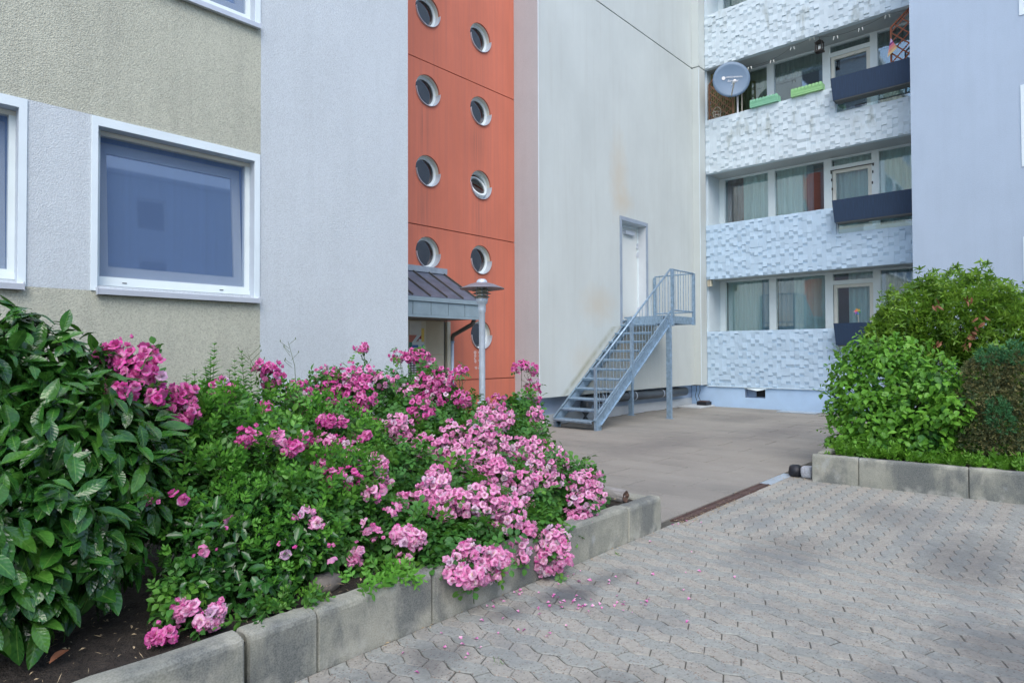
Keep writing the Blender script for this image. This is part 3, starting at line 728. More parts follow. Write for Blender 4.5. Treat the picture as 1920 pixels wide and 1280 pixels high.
for a, z, kind in ports:
    c = (a, YR, z)
    t = ringmesh(c, .212, .2615, .095, .17).build('porthole_window', m_pvc, rt, smooth=False)
    ringmesh(c, .2585, .2618, .03, .0945).build('seal', m_pvcold, t)
    if kind == 'tilt':
        mb = ringmesh((0, 0, 0), .165, .203, -.02, .03); ax = Matrix.Rotation(math.radians(-24), 4, 'X')
        mb.v = [tuple(ax @ Vector(v)+Vector((a, YR+.09, z-.01))) for v in mb.v]; mb.build('sash', m_pvc, t)
        mb = MB(); K = 32; mb.add([tuple(ax @ Vector((.166*math.cos(2*PI*k/K), 0, .166*math.sin(2*PI*k/K)))+Vector((a, YR+.09, z-.01))) for k in range(K)], [tuple(range(K))]); mb.build('pane', m_glassp, t)
    else:
        K = 36; mb = MB(); mb.add([(a+.213*math.cos(2*PI*k/K), YR+.118, z+.213*math.sin(2*PI*k/K)) for k in range(K)], [tuple(range(K))]); mb.build('pane', m_glassp, t)
    K = 36; mb = MB(); mb.add([(a+.26*math.cos(2*PI*k/K), YR+.27, z+.26*math.sin(2*PI*k/K)) for k in range(K)], [tuple(range(K))]); mb.build('dark_interior', m_dark, t)
    # sheet metal gutter lining the lower half, standing a little proud
    o = ringmesh(c, .2525, .2600, -.030, .0945, 24, PI*1.0, 2*PI).build('sheet_liner', m_sill, t)
# stencilled marks under the lowest porthole
mk = MB()
def disc(mb, cx, cz, r, y, sx=1):
    K = 14; mb.add([(cx+r*sx*math.cos(2*PI*k/K), y, cz+r*math.sin(2*PI*k/K)) for k in range(K)], [tuple(range(K))])
disc(mk, 7.985, 1.405, .034, YR-.003); disc(mk, 7.985, 1.345, .030, YR-.004); disc(mk, 7.992, 1.25, .034, YR-.003, .8); disc(mk, 7.972, 1.295, .018, YR-.004)
disc(mk, 8.01, 1.13, .026, YR-.003); disc(mk, 7.985, 1.14, .014, YR-.004)
for (x, z, w_) in ((8.06, 1.395, .05), (8.07, 1.33, .06), (8.06, 1.25, .05), (8.07, 1.145, .07), (8.055, 1.11, .05)): mk.box(x, x+w_, YR-.004, YR-.0005, z, z+.022)
mk.build('worn_stencil', M('faded_stencil_paint', (.62, .42, .38), .8, .15, 20), rt)
# mauve return and the beige block
YB = 7.506
bb = thing('service_block', 'tall beige rendered block with a raised steel door and a grey-framed opening', 'building', (12, 7.8, 0))
XR = 9.056; XE = 15.31
mb = MB(); mb.add([(XR, YB+.002, .556), (XR, 8.3, .556), (XR, 8.3, 13.2), (XR, YB+.002, 13.2)], [(0, 1, 2, 3)]); mb.build('mauve_side_wall', m_mauve, bb)
DX0, DX1, DZ0, DZ1 = 11.885, 12.915, 2.10, 4.29
for z0, z1 in ((.556, 8.745), (8.775, 13.2)):
    rc = [(DX0, DX1, DZ0, DZ1)] if z0 < 2 else []
    mb = holed('Y', YB, XR, XE, z0, z1, rc, depth=.23)
    mb.add([(XR, YB, z0), (XE, YB, z0), (XE, YB+.28, z0), (XR, YB+.28, z0)], [(0, 1, 2, 3)])
    mb.add([(XR, YB, z1), (XE, YB, z1), (XE, YB+.28, z1), (XR, YB+.28, z1)], [(0, 1, 2, 3)])
    mb.build('beige_wall', [m_beige, m_dreveal], bb)
for z0, z1 in ((.556, 8.745), (8.775, 13.2)):
    mb = MB(); mb.box(XE, 15.655, 7.315, YB-.0015, z0, z1); mb.build('corner_pilaster', m_beige, bb)
mb = MB(); mb.box(XR+.02, XE+.25, YB+.04, YB+.28, 8.745, 8.775); mb.build('joint', m_gasket, bb)
box('corner_bead', m_trim, bb, XR-.004, XR+.012, YB-.004, YB+.008, .556, 13.2)
box('corner_bead', m_trim, bb, XE-.004, XE+.008, 7.309, 7.321, .556, 8.7)
box('plinth', m_plinth, bb, 9.36, 15.655, 7.76, 8.2, -.05, .56)
mb = MB(); mb.box(9.34, 15.64, 7.742, 7.762, -.02, .20); mb.build('plinth_board', m_kick, bb)
box('soffit', m_dark, bb, XR+.3, XE, YB+.285, 8.3, .556, .57)
# door
mb = MB()
abox(mb, 'Y', YB, DX0-.075, DX0-.001, DZ0-.10, DZ1+.085, -.018, .0); abox(mb, 'Y', YB, DX1+.001, DX1+.075, DZ0-.10, DZ1+.085, -.018, 0); abox(mb, 'Y', YB, DX0-.001, DX1+.001, DZ1+.001, DZ1+.085, -.018, 0)
dr = mb.build('door', m_doorframe, bb)
mb = MB(); abox(mb, 'Y', YB, DX0+.04, DX1-.05, DZ0+.02, DZ1-.05, .205, .225); mb.build('door_leaf', m_door, dr)
mb = ring(MB(), 'Y', YB, DX0, DX1, DZ0, DZ1, .04, .195, .23); mb.build('inner_frame', m_pvc, dr)
for z in (2.32, 3.80, 3.60):
    mb = MB(); abox(mb, 'Y', YB, DX1-.075, DX1-.03, z, z+.10, .180, .205); mb.tube([(DX1-.05, YB+.178, z-.01), (DX1-.05, YB+.178, z+.12)], .012); mb.build('hinge', m_sill, dr)
mb = MB(); abox(mb, 'Y', YB, 12.28, 12.66, 4.06, 4.14, .13, .205); mb.build('door_closer', m_sill, dr)
mb = MB(); abox(mb, 'Y', YB, DX0, DX1, DZ0-.03, DZ0, -.04, .23); mb.build('threshold', m_galv, dr)
mb = MB(); abox(mb, 'Y', YB, 11.96, 12.0, 3.05, 3.22, .19, .205); mb.tube([(11.98, YB+.19, 3.13), (11.98, YB+.14, 3.13), (12.10, YB+.14, 3.13)], .010); mb.build('handle', m_sill, dr)

# ------------------------------------------------------------------ entrance canopy, panel, number
ca = thing('entrance_canopy', 'small zinc canopy with standing seams over the house entrance at the red tower', 'canopy', (6.3, 7.7, 1.9))
x0, x1, yf, zf, zr = 4.95, 7.22, 7.27, 2.235, 2.74
mb = MB(); mb.add([(x0, yf-.03, zf), (x1, yf-.03, zf), (x1, YR-.002, zr), (x0, YR-.002, zr), (x0, yf-.03, zf-.03), (x1, yf-.03, zf-.03), (x1, YR-.002, zr-.03), (x0, YR-.002, zr-.03)], [(0, 1, 2, 3), (7, 6, 5, 4), (0, 4, 5, 1), (1, 5, 6, 2)])
mb.build('roof_sheet', m_zinc, ca)
xx = x1-.01
while xx > 5.0:
    mb = MB(); mb.bar((xx, yf-.03, zf+.014), (xx, YR-.005, zr+.014), .012, .03); mb.build('standing_seam', m_zincd, ca); xx -= .335
box('gutter', m_zincb, ca, x0, x1+.02, yf-.075, yf-.032, zf-.075, zf-.012)
xx = x1+.012; k = 0
while xx > 5.0:
    box('fascia_panel', m_zincb, ca, max(xx-.345, 4.95)+.005, xx-.005, yf-.05, yf-.02, 1.965, 2.155); xx -= .345
box('fascia_rail', m_zincb, ca, x0, x1+.03, yf-.058, yf-.012, 1.925, 1.962)
box('fascia_back', m_zincd, ca, x0, x1, yf-.019, yf+.02, 1.93, 2.20)
mb = MB(); mb.add([(x1-.02, yf, 1.95), (x1-.02, YR-.002, 1.95), (x1-.02, YR-.002, zr-.03), (x1-.02, yf, zf-.03)], [(0, 1, 2, 3)]); mb.add([(x1+.01, yf-.01, 1.95), (x1+.01, YR-.002, 1.95), (x1+.01, YR-.002, zr-.032), (x1+.01, yf-.01, zf-.032)], [(0, 1, 2, 3)]); mb.build('side_cheek', m_zincb, ca)
box('soffit_board', m_zincd, ca, x0, x1-.03, yf+.021, YR-.06, 1.935, 1.95)
box('wall_flashing', m_flash, ca, x0, x1+.06, YR-.05, YR-.003, zr-.01, zr+.085)
mb = MB(); mb.tube([(7.16, 7.29, 1.93), (7.17, 7.34, 1.86), (7.36, 8.0, 1.70), (7.375, 8.045, 1.64), (7.375, 8.05, 1.58)], .036, 12); mb.build('swan_neck', m_zincd, ca, smooth=True)
mb = MB(); mb.tube([(7.375, 8.05, 1.60), (7.375, 8.05, .0)], .034, 12); mb.build('downpipe', m_galv2, ca, smooth=True)
mb = MB(); mb.lathe([(.036, 0), (.042, 0), (.042, .03), (.036, .03)], (7.375, 8.05, 1.57), 12); mb.build('pipe_clip', m_galv, ca)
ep = bpy.data.objects.new('entrance_panel', None); COL.objects.link(ep); ep.parent = rt; ep.location = (-.6, -.25, 0)
box('panel', m_tanp, ep, 6.2, 7.19, 8.05, YR-.003, 1.375, 1.93); box('panel', m_tanp, ep, 6.2, 7.19, 8.05, YR-.003, 0, 1.371)
box('edge_groove', m_zincd, ep, 7.192, 7.25, 8.085, YR-.003, 0, 1.93); box('edge_strip', m_tanp2, ep, 7.252, 7.325, 8.03, YR-.003, 0, 1.93)
hn = thing('house_number_sign', 'colour-blocked house number 4 sign with a plain white square above, beside the entrance', 'sign', (6.6, 8.04, 1.4))
ys = 8.046
def quadY(mat, pts, d, name): mb = MB(); mb.add([(x, ys-d, z) for x, z in pts]+[(x, ys-d+.0012, z) for x, z in pts], [tuple(range(len(pts))), tuple(range(2*len(pts)-1, len(pts)-1, -1))]); return mb.build(name, mat, hn)
cr_ = lambda n_, c: M(n_, c, .6, .06, 10)
box('backing', cr_('sign_cream', (.60, .57, .45)), hn, 6.30, 6.79, ys-.003, ys+.004, 1.455, 1.92)
box('blank_tile', cr_('sign_white', (.62, .62, .56)), hn, 6.44, 6.685, ys-.012, ys-.0031, 1.69, 1.905)
quadY(cr_('sign_red', (.55, .20, .14)), [(6.44, 1.575), (6.60, 1.575), (6.60, 1.688), (6.44, 1.688)], .006, 'red_block')
quadY(cr_('sign_dark_red', (.30, .05, .06)), [(6.60, 1.595), (6.692, 1.595), (6.692, 1.688), (6.60, 1.688)], .006, 'dark_red_block')
quadY(cr_('sign_yellow', (.75, .55, .12)), [(6.693, 1.58), (6.752, 1.58), (6.752, 1.80), (6.693, 1.80)], .006, 'yellow_block')
quadY(cr_('sign_green', (.07, .25, .17)), [(6.44, 1.487), (6.50, 1.487), (6.50, 1.574), (6.44, 1.574)], .006, 'green_block')
quadY(cr_('sign_blue', (.06, .17, .42)), [(6.50, 1.487), (6.752, 1.487), (6.752, 1.53), (6.50, 1.53)], .006, 'blue_block')
m4 = cr_('sign_pale', (.66, .72, .70))
quadY(m4, [(6.50, 1.53), (6.752, 1.53), (6.752, 1.579), (6.69, 1.579), (6.69, 1.625), (6.635, 1.625), (6.635, 1.579), (6.575, 1.579), (6.68, 1.688), (6.60, 1.688), (6.50, 1.575)], .0085, 'number_four')
quadY(m4, [(6.625, 1.487), (6.692, 1.487), (6.692, 1.53), (6.625, 1.53)], .0085, 'number_four_foot')
gr = thing('entry_grille', 'perforated white grille panel below the house number', 'grille', (6.6, 8.03, 1.2))
box('backing', m_zincd, gr, 6.30, 6.79, 8.04, 8.049, .85, 1.425)
for i in range(12):
    z = 1.32-i*.038; box('bar', m_white, gr, 6.31, 6.78, 8.028, 8.039, z, z+.017)
for i in range(8): box('upright', m_zincd, gr, 6.33+i*.062, 6.348+i*.062, 8.022, 8.0275, .86, 1.34)
bn = thing('ash_bin', 'dark cylinder bin with a black cap standing by the entrance', 'bin', (6.60, 7.45, 0))
mb = MB(); mb.lathe([(0, 1.0), (.085, 1.0), (.085, 0)], (6.60, 7.45, 0)); mb.build('body', m_tanp2, bn, True)
mb = MB(); mb.lathe([(0, 1.075), (.085, 1.07), (.093, 1.055), (.093, 1.0), (.0, 1.0)], (6.60, 7.45, 0)); mb.build('cap', m_black, bn, True)

# ------------------------------------------------------------------ STEEL STAIR
sc = thing('metal_staircase', 'galvanised steel outdoor staircase with open treads and one railing, leading up to the raised door', 'staircase', (11, 7, 0))
TZ = [.168+.183*i for i in range(11)]; TX = [9.36+.2346*i for i in range(11)]
for x, z in zip(TX, TZ):
    mb = MB(); mb.box(x, x+.25, 6.565, 7.425, z-.004, z); mb.tube([(x, 6.565, z-.016), (x, 7.425, z-.016)], .017, 8)
    mb.box(x, x+.012, 6.565, 7.425, z-.045, z-.016); mb.build('tread', m_galv, sc)
sx, sz = 9.47, .09; ex, ez = 12.22, 2.10
for y in (6.50, 7.43):
    mb = MB(); dx, dz = ex-sx, ez-sz; ln = math.hypot(dx, dz); nx, nz = -dz/ln, dx/ln
    def sec(w0, w1, ya, yb):
        vs = []
        for yy in (ya, yb):
            vs += [(sx+nx*w0, yy, sz+nz*w0), (ex+nx*w0, yy, ez+nz*w0), (ex+nx*w1, yy, ez+nz*w1), (sx+nx*w1, yy, sz+nz*w1)]
        mb.add(vs, [(0, 1, 2, 3), (7, 6, 5, 4), (0, 4, 5, 1), (1, 5, 6, 2), (2, 6, 7, 3), (3, 7, 4, 0)])
    s_ = 0 if y < 7 else .04
    sec(-.085, .115, y+(.025 if y < 7 else 0), y+.035 if y < 7 else y+.01)
    sec(.100, .115, y, y+.06 if y < 7 else y+.05); sec(-.085, -.07, y, y+.06 if y < 7 else y+.05)
    mb.box(sx-.02, sx+.12, y, y+.06, 0, .10)
    mb.build('stringer', m_galv, sc)
mb = MB(); mb.bar((sx+.02, 6.515, .30), (ex, 6.515, ez+.17), .02, .035); mb.build('lower_rail', m_galv, sc)
H0 = (9.45, 6.53, 1.126); H1 = (12.25, 6.53, 3.162)
mb = MB(); mb.tube([H0, H1], .021, 10); mb.build('handrail', m_galv, sc, True)
mb = MB(); mb.bar((9.45, 6.53, .0), (9.45, 6.53, 1.126), .045, .045); mb.build('newel_post', m_galv, sc)
mb = MB(); mb.bar((10.66, 6.515, .80), (10.66, 6.515, 1.99), .075, .05); mb.build('newel_post', m_galv, sc)
for i in range(1, 24):
    t = i/24; x = H0[0]+(H1[0]-H0[0])*t
    if abs(x-10.66) < .06: continue
    zt = H0[2]+(H1[2]-H0[2])*t; zb = .30+(x-sx)*(ez+.17-.30)/(ex-sx)
    mb = MB(); mb.tube([(x, 6.53, zb), (x, 6.53, zt)], .0065, 6); mb.build('baluster', m_galv, sc)
mb = MB(); mb.box(11.95, 13.20, 6.56, 7.49, 2.13, 2.165); mb.build('landing_plate', m_galv, sc)
mb = MB(); mb.box(12.10, 13.26, 6.50, 6.56, 2.01, 2.17); mb.box(13.20, 13.26, 6.56, 7.49, 2.01, 2.17); mb.box(11.93, 11.949, 6.56, 7.42, 1.98, 2.16); mb.build('landing_frame', m_galv, sc)
mb = MB(); mb.bar((12.25, 6.49, 1.95), (12.25, 6.49, 3.162), .06, .06); mb.build('corner_post', m_galv, sc)
mb = MB(); mb.bar((13.23, 6.49, 2.00), (13.23, 6.49, 3.15), .07, .05); mb.build('corner_post', m_galv, sc)
mb = MB(); mb.bar((13.23, 7.46, 2.05), (13.23, 7.46, 3.13), .05, .05); mb.build('corner_post', m_galv, sc)
for z in (3.15, 2.29):
    mb = MB(); mb.tube([(12.25, 6.49, z), (13.23, 6.49, z)], .016, 8); mb.build('guard_rail', m_galv, sc)
    mb = MB(); mb.tube([(13.23, 6.49, z), (13.23, 7.46, z)], .016, 8); mb.build('guard_rail', m_galv, sc)
for i in range(1, 8):
    x = 12.25+.98*i/8; MB().tube([(x, 6.49, 2.29), (x, 6.49, 3.15)], .007, 6).build('baluster', m_galv, sc)
    y = 6.49+.97*i/8; MB().tube([(13.23, y, 2.29), (13.23, y, 3.15)], .007, 6).build('baluster', m_galv, sc)
for (x, y, zt) in ((12.16, 6.53, 2.0), (12.26, 7.52, 2.0), (13.10, 7.52, 2.0)):
    if x > 13: continue
    mb = MB(); mb.box(x-.035, x+.035, y-.05, y+.05, .008, zt); mb.box(x-.06, x+.06, y-.08, y+.08, .0, .008); mb.build('support_post', m_galv, sc)
pp = thing('drain_pipe', 'thick dark grey pipe along the foot of the beige block behind the stairs', 'pipe', (12.5, 7.62, .47))
mb = MB(); mb.tube([(10.98, 7.62, .43), (15.0, 7.62, .40)], .105, 16); mb.build('pipe', m_pipe, pp, True)
mb = MB(); mb.tube([(10.66, 7.62, -.02), (10.66, 7.62, .22), (10.70, 7.62, .34), (10.80, 7.62, .42), (11.0, 7.62, .43)], .116, 16); mb.build('elbow', m_pipe, pp, True)
for x in (11.2, 12.5, 13.75): mb = MB(); mb.tube([(x, 7.62, .43-.0075*(x-10.98)), (x+.03, 7.62, .43-.0075*(x-10.98))], .112, 16); mb.build('pipe_clamp', m_galv2, pp)

# ------------------------------------------------------------------ BALCONY FACADE
XF = 15.66; XW = 16.5
bf = thing('balcony_building', 'apartment block front with stacked balconies clad in white relief panels', 'building', (16, 5, 0))
def S(k): return .554+ST*k
YA, YZ = 7.305, 2.0
mb = holed('X', XF, YZ, YA+.45, -.05, .515, [(5.83, 6.33, .265, .505)], depth=.22); mb.add([(XF, YZ, .515), (XF, YA+.3, .515), (XF+.2, YA+.3, .515), (XF+.2, YZ, .515)], [(0, 1, 2, 3)])
mb.build('plinth', [m_plinth2, m_plinth], bf)
vt = box('cellar_vent', m_dark, bf, XF+.15, XF+.17, 5.86, 6.10, .29, .50); box('vent_back', m_plinth, bf, XF+.19, XF+.2, 5.8, 6.36, .25, .51)
mb = MB(); mb.add([(XF-.03, 6.36, .50), (XF-.07, 6.0, .44), (XF-.03, 5.70, .505), (XF+.0, 5.70, .515), (XF+.0, 6.36, .515)], [(0, 1, 2, 3, 4)]); mb.build('loose_flap', m_trim, bf)
box('cladding_rail', m_trim, bf, XF-.045, XF-.001, YZ, 7.30, .513, .523)
R_ = random.Random(5)
def relief(k, seed):
    R_ = random.Random(seed); z0 = S(k)-.03 if k else .525; zt = S(k)+1.373; zl = S(k)+.765; mb = MB(); rows = 7; hz = (zt-z0)/rows; cw = .104
    y = YA
    ncol = 0
    while y > YZ:
        y1 = y-cw; ymid = (y+y1)/2; top = zt if ymid > 4.16 else zl
        z = z0-R_.choice([0, .0, hz*.35, hz*.5])
        z = max(z, z0-.0) if z < z0 and k == 0 else z
        z = z0
        row = 0
        while z < top-.01:
            h = hz*(R_.choice([.5, 1.0]) if z < z0+.01 else 1.0); ze = min(z+h, top)
            if top-ze < .05: ze = top
            typ = R_.random()*.55+(.0 if (ncol+row) % 2 == 0 else .45); f = R_.uniform(.25, .42); row += 1
            if typ < .46: prof = [(0, -.002), (.36, -.029), (1, -.014)]         # nose near the foot, face falls back upwards
            elif typ < .78: prof = [(0, -.022), (1, -.022)]
            elif typ < .86: prof = [(0, -.010), (1-f, -.027), (1, -.027)]
            else: prof = [(0, -.032), (.6, -.016), (1, -.012)]
            g1 = g2 = R_.choice([-.008, 0, .006])
            vs = []; m_ = len(prof)
            for f_, d in prof:
                zz = z+(ze-z)*f_; vs += [(XF+d+g1, y, zz), (XF+d+g2, y1, zz)]
            base = len(vs)
            vs += [(XF+.02, y, z), (XF+.02, y1, z), (XF+.02, y, ze), (XF+.02, y1, ze)]
            fs = [(2*i, 2*i+1, 2*i+3, 2*i+2) for i in range(m_-1)]
            fs += [tuple([base]+[2*i for i in range(m_)]+[base+2]), tuple([base+1]+[2*i+1 for i in range(m_)]+[base+3])]
            fs += [(base, base+1, 1, 0), (base+2, base+3, 2*m_-1, 2*m_-2)]
            mb.add(vs, fs); z = ze
        y = y1; ncol += 1
    o = mb.build('relief_cladding', m_relief if k < 2 else m_relief_old, bf); o['kind'] = 'stuff'
    mb = MB(); mb.box(XF+.021, XF+.12, 4.16, 7.5, z0, zt); mb.box(XF+.021, XF+.12, YZ, 4.159, z0, zl); mb.build('parapet', m_balc, bf)
for k in range(4): relief(k, 11+k)
for k in range(5):
    s0 = S(k)
    if k: box('balcony_slab', m_soffit, bf, XF+.022, XW+.4, YZ, 7.5, s0, s0+.18)
    if k < 4:
        top = S(k+1); a = s0+.18 if k else .52
        box('balcony_side_wall', m_balc, bf, XF+.12, XW+.4, 7.315, 7.5, a+.002, top-.002)
        if k: pass
        # low wall, window frames
        box('back_wall', m_balc, bf, XW-.02, XW+.1, YZ, 7.314, a+.002, s0+1.0)
        f = MB(); zt = top-.05; zb = s0+1.001
        for (u0, u1) in ((7.166, 7.313), (5.834, 6.008), (4.491, 4.67), (3.484, 3.636), (YZ, 2.3)): f.box(XW-.03, XW+.07, u0, u1, zb, top-.003)
        f.box(XW-.025, XW+.065, YZ, 7.166, zt+.001, top-.003); f.box(XW-.026, XW+.066, 3.636, 4.491, top-.31, top-.21)
        fr = f.build('window_frame', m_pvc, bf)
        f = ring(MB(), 'X', XW, 3.64, 4.48, zb, top-.315, .075, -.012, .06); f.build('door_frame', m_pvcold, fr)
        for (u0, u1, z0_, z1_) in ((6.009, 7.165, zb, zt), (4.671, 5.833, zb, zt), (3.637, 4.49, top-.209, zt), (3.716, 4.404, zb+.076, top-.391), (2.301, 3.483, zb, zt)):
            mb = MB(); mb.box(XW+.03, XW+.036, u0, u1, z0_, z1_); mb.build('pane', m_glass, fr)
        # rooms and curtains
        box('room', m_dark, bf, XW+.9, XW+1.0, YZ, 7.3, a, top)
        Z0, Z1 = zb-.1, zt+.05
        if k == 0: sp = [(6.25, 7.16, m_curt), (6.0, 6.25, m_curtd), (5.45, 5.83, m_curtd), (4.67, 5.50, m_curt), (3.64, 4.2, m_curt), (2.9, 3.49, m_curtd), (2.3, 2.9, m_curt)]
        elif k == 1: sp = [(6.0, 6.72, m_curt), (5.12, 5.84, m_curt), (4.95, 5.12, m_curtd), (3.64, 4.48, m_curt), (2.3, 3.49, m_curt), (6.72, 7.16, m_curtr)]
        elif k == 2: sp = [(6.0, 7.16, m_curty), (3.0, 3.49, m_curtg), (2.3, 3.0, m_curtd)]
        else: sp = [(6.0, 7.16, m_curtg), (4.67, 5.84, m_curtg)]
        for i, (u0, u1, mt) in enumerate(sp): curtain(bf, mt, 'X', XW+.16, u0, u1, Z0, Z1, .02, .12, 'curtain', i+k*7)
        if k == 1: box('room_wall', M('brick_red_room_wall', (.35, .09, .06), .8, .1, 3), bf, XW+.5, XW+.52, 4.3, 5.1, zb-.1, zt)
        if k == 2:
            box('room_wall', M('plum_room_wall', (.10, .09, .14), .8, .1, 3), bf, XW+.5, XW+.52, 4.3, 5.9, zb-.1, zb+.40)
            curtain(bf, m_curtg, 'X', XW+.14, 4.67, 5.84, zt-.42, Z1, .012, .09, 'valance', 44); curtain(bf, m_curtg, 'X', XW+.14, 3.64, 4.49, top-.22, Z1, .012, .09, 'valance', 45)
# glass screens between parapet and trough
for k in range(3):
    box('glass_screen', m_glass, bf, XF+.05, XF+.06, YZ, 4.158, S(k)+.766, S(k)+1.02)
bl = M('black_clip', (.02, .02, .02), .5)
fr_ = MB()
for (y, z) in ((4.50, 5.70), (4.49, 5.52), (4.48, 5.3), (3.60, 5.72), (3.61, 5.55), (3.62, 5.3)): fr_.box(XW-.05, XW-.031, y-.012, y+.012, z-.03, z+.03)
fr_.box(XW-.05, XW-.031, 3.58, 4.52, 5.735, 5.75); fr_.build('screen_clip', bl, bf)
box('roof', m_balc, bf, XF-.1, XF+8, YZ, 9, 14.5, 14.8); box('core', m_dark, bf, XW+1.05, XF+8, YZ, 9, 0, 14.5)

for k, lab in ((0, 'dark blue flower trough on the ground floor balcony, half behind the right-hand shrubs'), (1, 'dark blue flower trough on the middle balcony below the door with black clips'), (2, 'dark blue flower trough on the top balcony, under the reddish lattice')):
    t = thing('flower_trough', lab, 'trough', (XF-.15, 3.3, S(k)+1), 'dark blue troughs hung on the balcony fronts')
    z0, z1 = S(k)+.985, S(k)+1.475
    mb = MB(); y0, y1 = 4.19, 2.2
    pr = [(-.31, z1), (-.26, z0), (.018, z0), (.018, z1), (.0, z1), (.0, z1-.06), (-.285, z1-.06), (-.29, z1)]
    n_ = len(pr); vs = [(XF+d, y0-(0.0 if z > z0+.1 else .035), z) for d, z in pr]+[(XF+d, y1, z) for d, z in pr]
    mb.add(vs, [(i, (i+1) % n_, n_+(i+1) % n_, n_+i) for i in range(n_)]+[tuple(range(4))+(4, 5, 6, 7)]); mb.build('trough_body', m_navy, t)
    box('bracket_rail', m_zincd, t, XF-.25, XF+.015, 2.2, 4.12, z0-.022, z0-.001)
# ------------------------------------------------------------------ right lavender block and the block across the yard
rb = thing('lavender_block', 'smooth pale lavender apartment block on the right behind the shrubs', 'building', (17, 0, 0))
XL = 14.66
rc = [(-.55, .76, 3.50-ST+ST*k+.59, 4.75-ST+ST*k+.69) for k in range(1, 5)]
rc = [(-.55, .76, 2.03+ST*k, 3.38+ST*k) for k in range(0, 4)]
mb = holed('X', XL, -8, 2.529, -.05, 14.4, rc, depth=.18); mb.add([(XL, 2.529, 0), (XL+6, 2.529, 0), (XL+6, 2.529, 14.4), (XL, 2.529, 14.4)], [(0, 1, 2, 3)]); mb.build('wall', [m_lav2, m_reveal], rb)
box('wall_core', m_dark, rb, XL+.6, XL+5.9, -8, 2.4, 0, 14.3)
for (u0, u1, z0, z1) in rc:
    t = ring(MB(), 'X', XL, u0-.06, u1+.06, z0-.06, z1+.07, .0595, -.012, 0).build('window', m_trim, rb)
    ring(MB(), 'X', XL, u0, u1, z0, z1, .06, .11, .17).build('frame', m_pvc, t)
    mb = MB(); mb.box(XL+.14, XL+.145, u0+.06, u1-.06, z0+.06, z1-.06); mb.build('pane', m_glassd, t)

ob_ = thing('opposite_building', 'plain lavender apartment block across the yard, seen only as a reflection in the window glass', 'building', (2, -17, 0))
rc = [(a, a+1.25, 2.0+ST*k, 3.45+ST*k) for a in (-14, -11.9, -9.0, -6.9, -4.0, -1.9, 1.0, 3.1, 6, 8.1, 10.5) for k in range(4)]
mb = MB()
mbh = holed('Y', 0, -16, 14, 0, 12.6, [(-b, -a, c, d) for a, b, c, d in rc], depth=.2)
mbh.v = [(-x-1, -17-y, z) for x, y, z in mbh.v]; mbh.build('wall', [m_lav2, m_reveal], ob_)
box('core', m_dark, ob_, -14.9, 14.9, -22, -17.6, 0, 12.5); box('roof', m_lav2, ob_, -15.2, 15.2, -22, -16.9, 12.6, 12.8)
for a, b, c, d in rc[::1]:
    t = MB().box(a-1, b-1, -17.15, -17.1, c, d).build('window', m_pvc, ob_)
    MB().box(a-1+.08, b-1-.08, -17.095, -17.09, c+.08, d-.08).build('pane', m_dark, t)

# ------------------------------------------------------------------ things on the balconies
sd_ = thing('satellite_dish', 'grey-blue satellite dish with white lettering on the upper balcony', 'satellite dish', (15.45, 6.5, 7.5))
nd = Vector((-.80, -.56, -.06)).normalized(); cD = Vector((15.42, 6.50, 8.215)); rx = nd.cross(Vector((0, 0, 1))).normalized(); ry = rx.cross(nd).normalized()
if rx.dot(Vector(RT)) < 0: rx = -rx
if ry.z < 0: ry = -ry
mb = MB(); vs = []; K = 40; RG = 6
for q in range(RG+1):
    for k in range(K):
        r_ = q/RG; t = 2*PI*k/K; vs.append(cD+rx*(.455*r_*math.cos(t))+ry*(.435*r_*math.sin(t))-nd*(.06*(1-r_*r_)))
for q in range(2):
    for k in range(K):
        t = 2*PI*k/K; r_ = 1.0-.01*q; vs.append(cD+rx*(.455*r_*math.cos(t))+ry*(.435*r_*math.sin(t))-nd*.012*(1+q))
mb.add(vs, [(q*K+k, q*K+(k+1) % K, (q+1)*K+(k+1) % K, (q+1)*K+k) for q in range(RG+1) for k in range(K)])
mb.build('reflector', m_dish, sd_, True)
fd = cD+rx*(-.17)+ry*(-.02)+nd*.42; low_ = cD-ry*.40-rx*.0+nd*.02
fd = cD+nd*.42-ry*.20-rx*.02
mb = MB(); mb.bar(tuple(low_), tuple(fd), .025, .035); mb.build('feed_arm', m_wire, sd_)
mb = MB(); mb.tube([tuple(fd+nd*.05), tuple(fd), tuple(fd-nd*.09)], .04, 12); mb.build('feed_head', m_white, sd_, True)
mb = MB(); mb.tube([(15.84, 6.52, 6.9), (15.84, 6.52, 8.0)], .022, 10); mb.build('mast', m_white, sd_, True)
mb = MB(); mb.bar((15.84, 6.52, 7.95), tuple(cD-nd*.07-ry*.1), .06, .06); mb.build('mount', m_sill, sd_)
def text_mesh(s, size, mat, parent, name, M4):
    cu = bpy.data.curves.new('t', 'FONT'); cu.body = s; cu.size = size; cu.extrude = .001
    to = bpy.data.objects.new('t', cu); me = bpy.data.meshes.new_from_object(to)
    bpy.data.objects.remove(to)
    o = bpy.data.objects.new(name, me); me.materials.clear(); me.materials.append(mat); COL.objects.link(o); o.parent = parent
    off = wloc(parent); me.transform(Matrix.Translation(-off) @ M4); return o
def basis(o, x, y, shear=0):
    z = x.cross(y); return Matrix(((x.x, y.x+shear*x.x, z.x, o.x), (x.y, y.y+shear*x.y, z.y, o.y), (x.z, y.z+shear*x.z, z.z, o.z), (0, 0, 0, 1)))
text_mesh('HIRSCHMANN', .062, m_white, sd_, 'lettering', basis(cD-nd*.028+rx*(-.13)+ry*(.045), rx, ry))
text_mesh('EuroStar', .075, m_white, sd_, 'lettering', basis(cD-nd*.036+rx*(-.09)+ry*(-.045), rx, ry, .3))
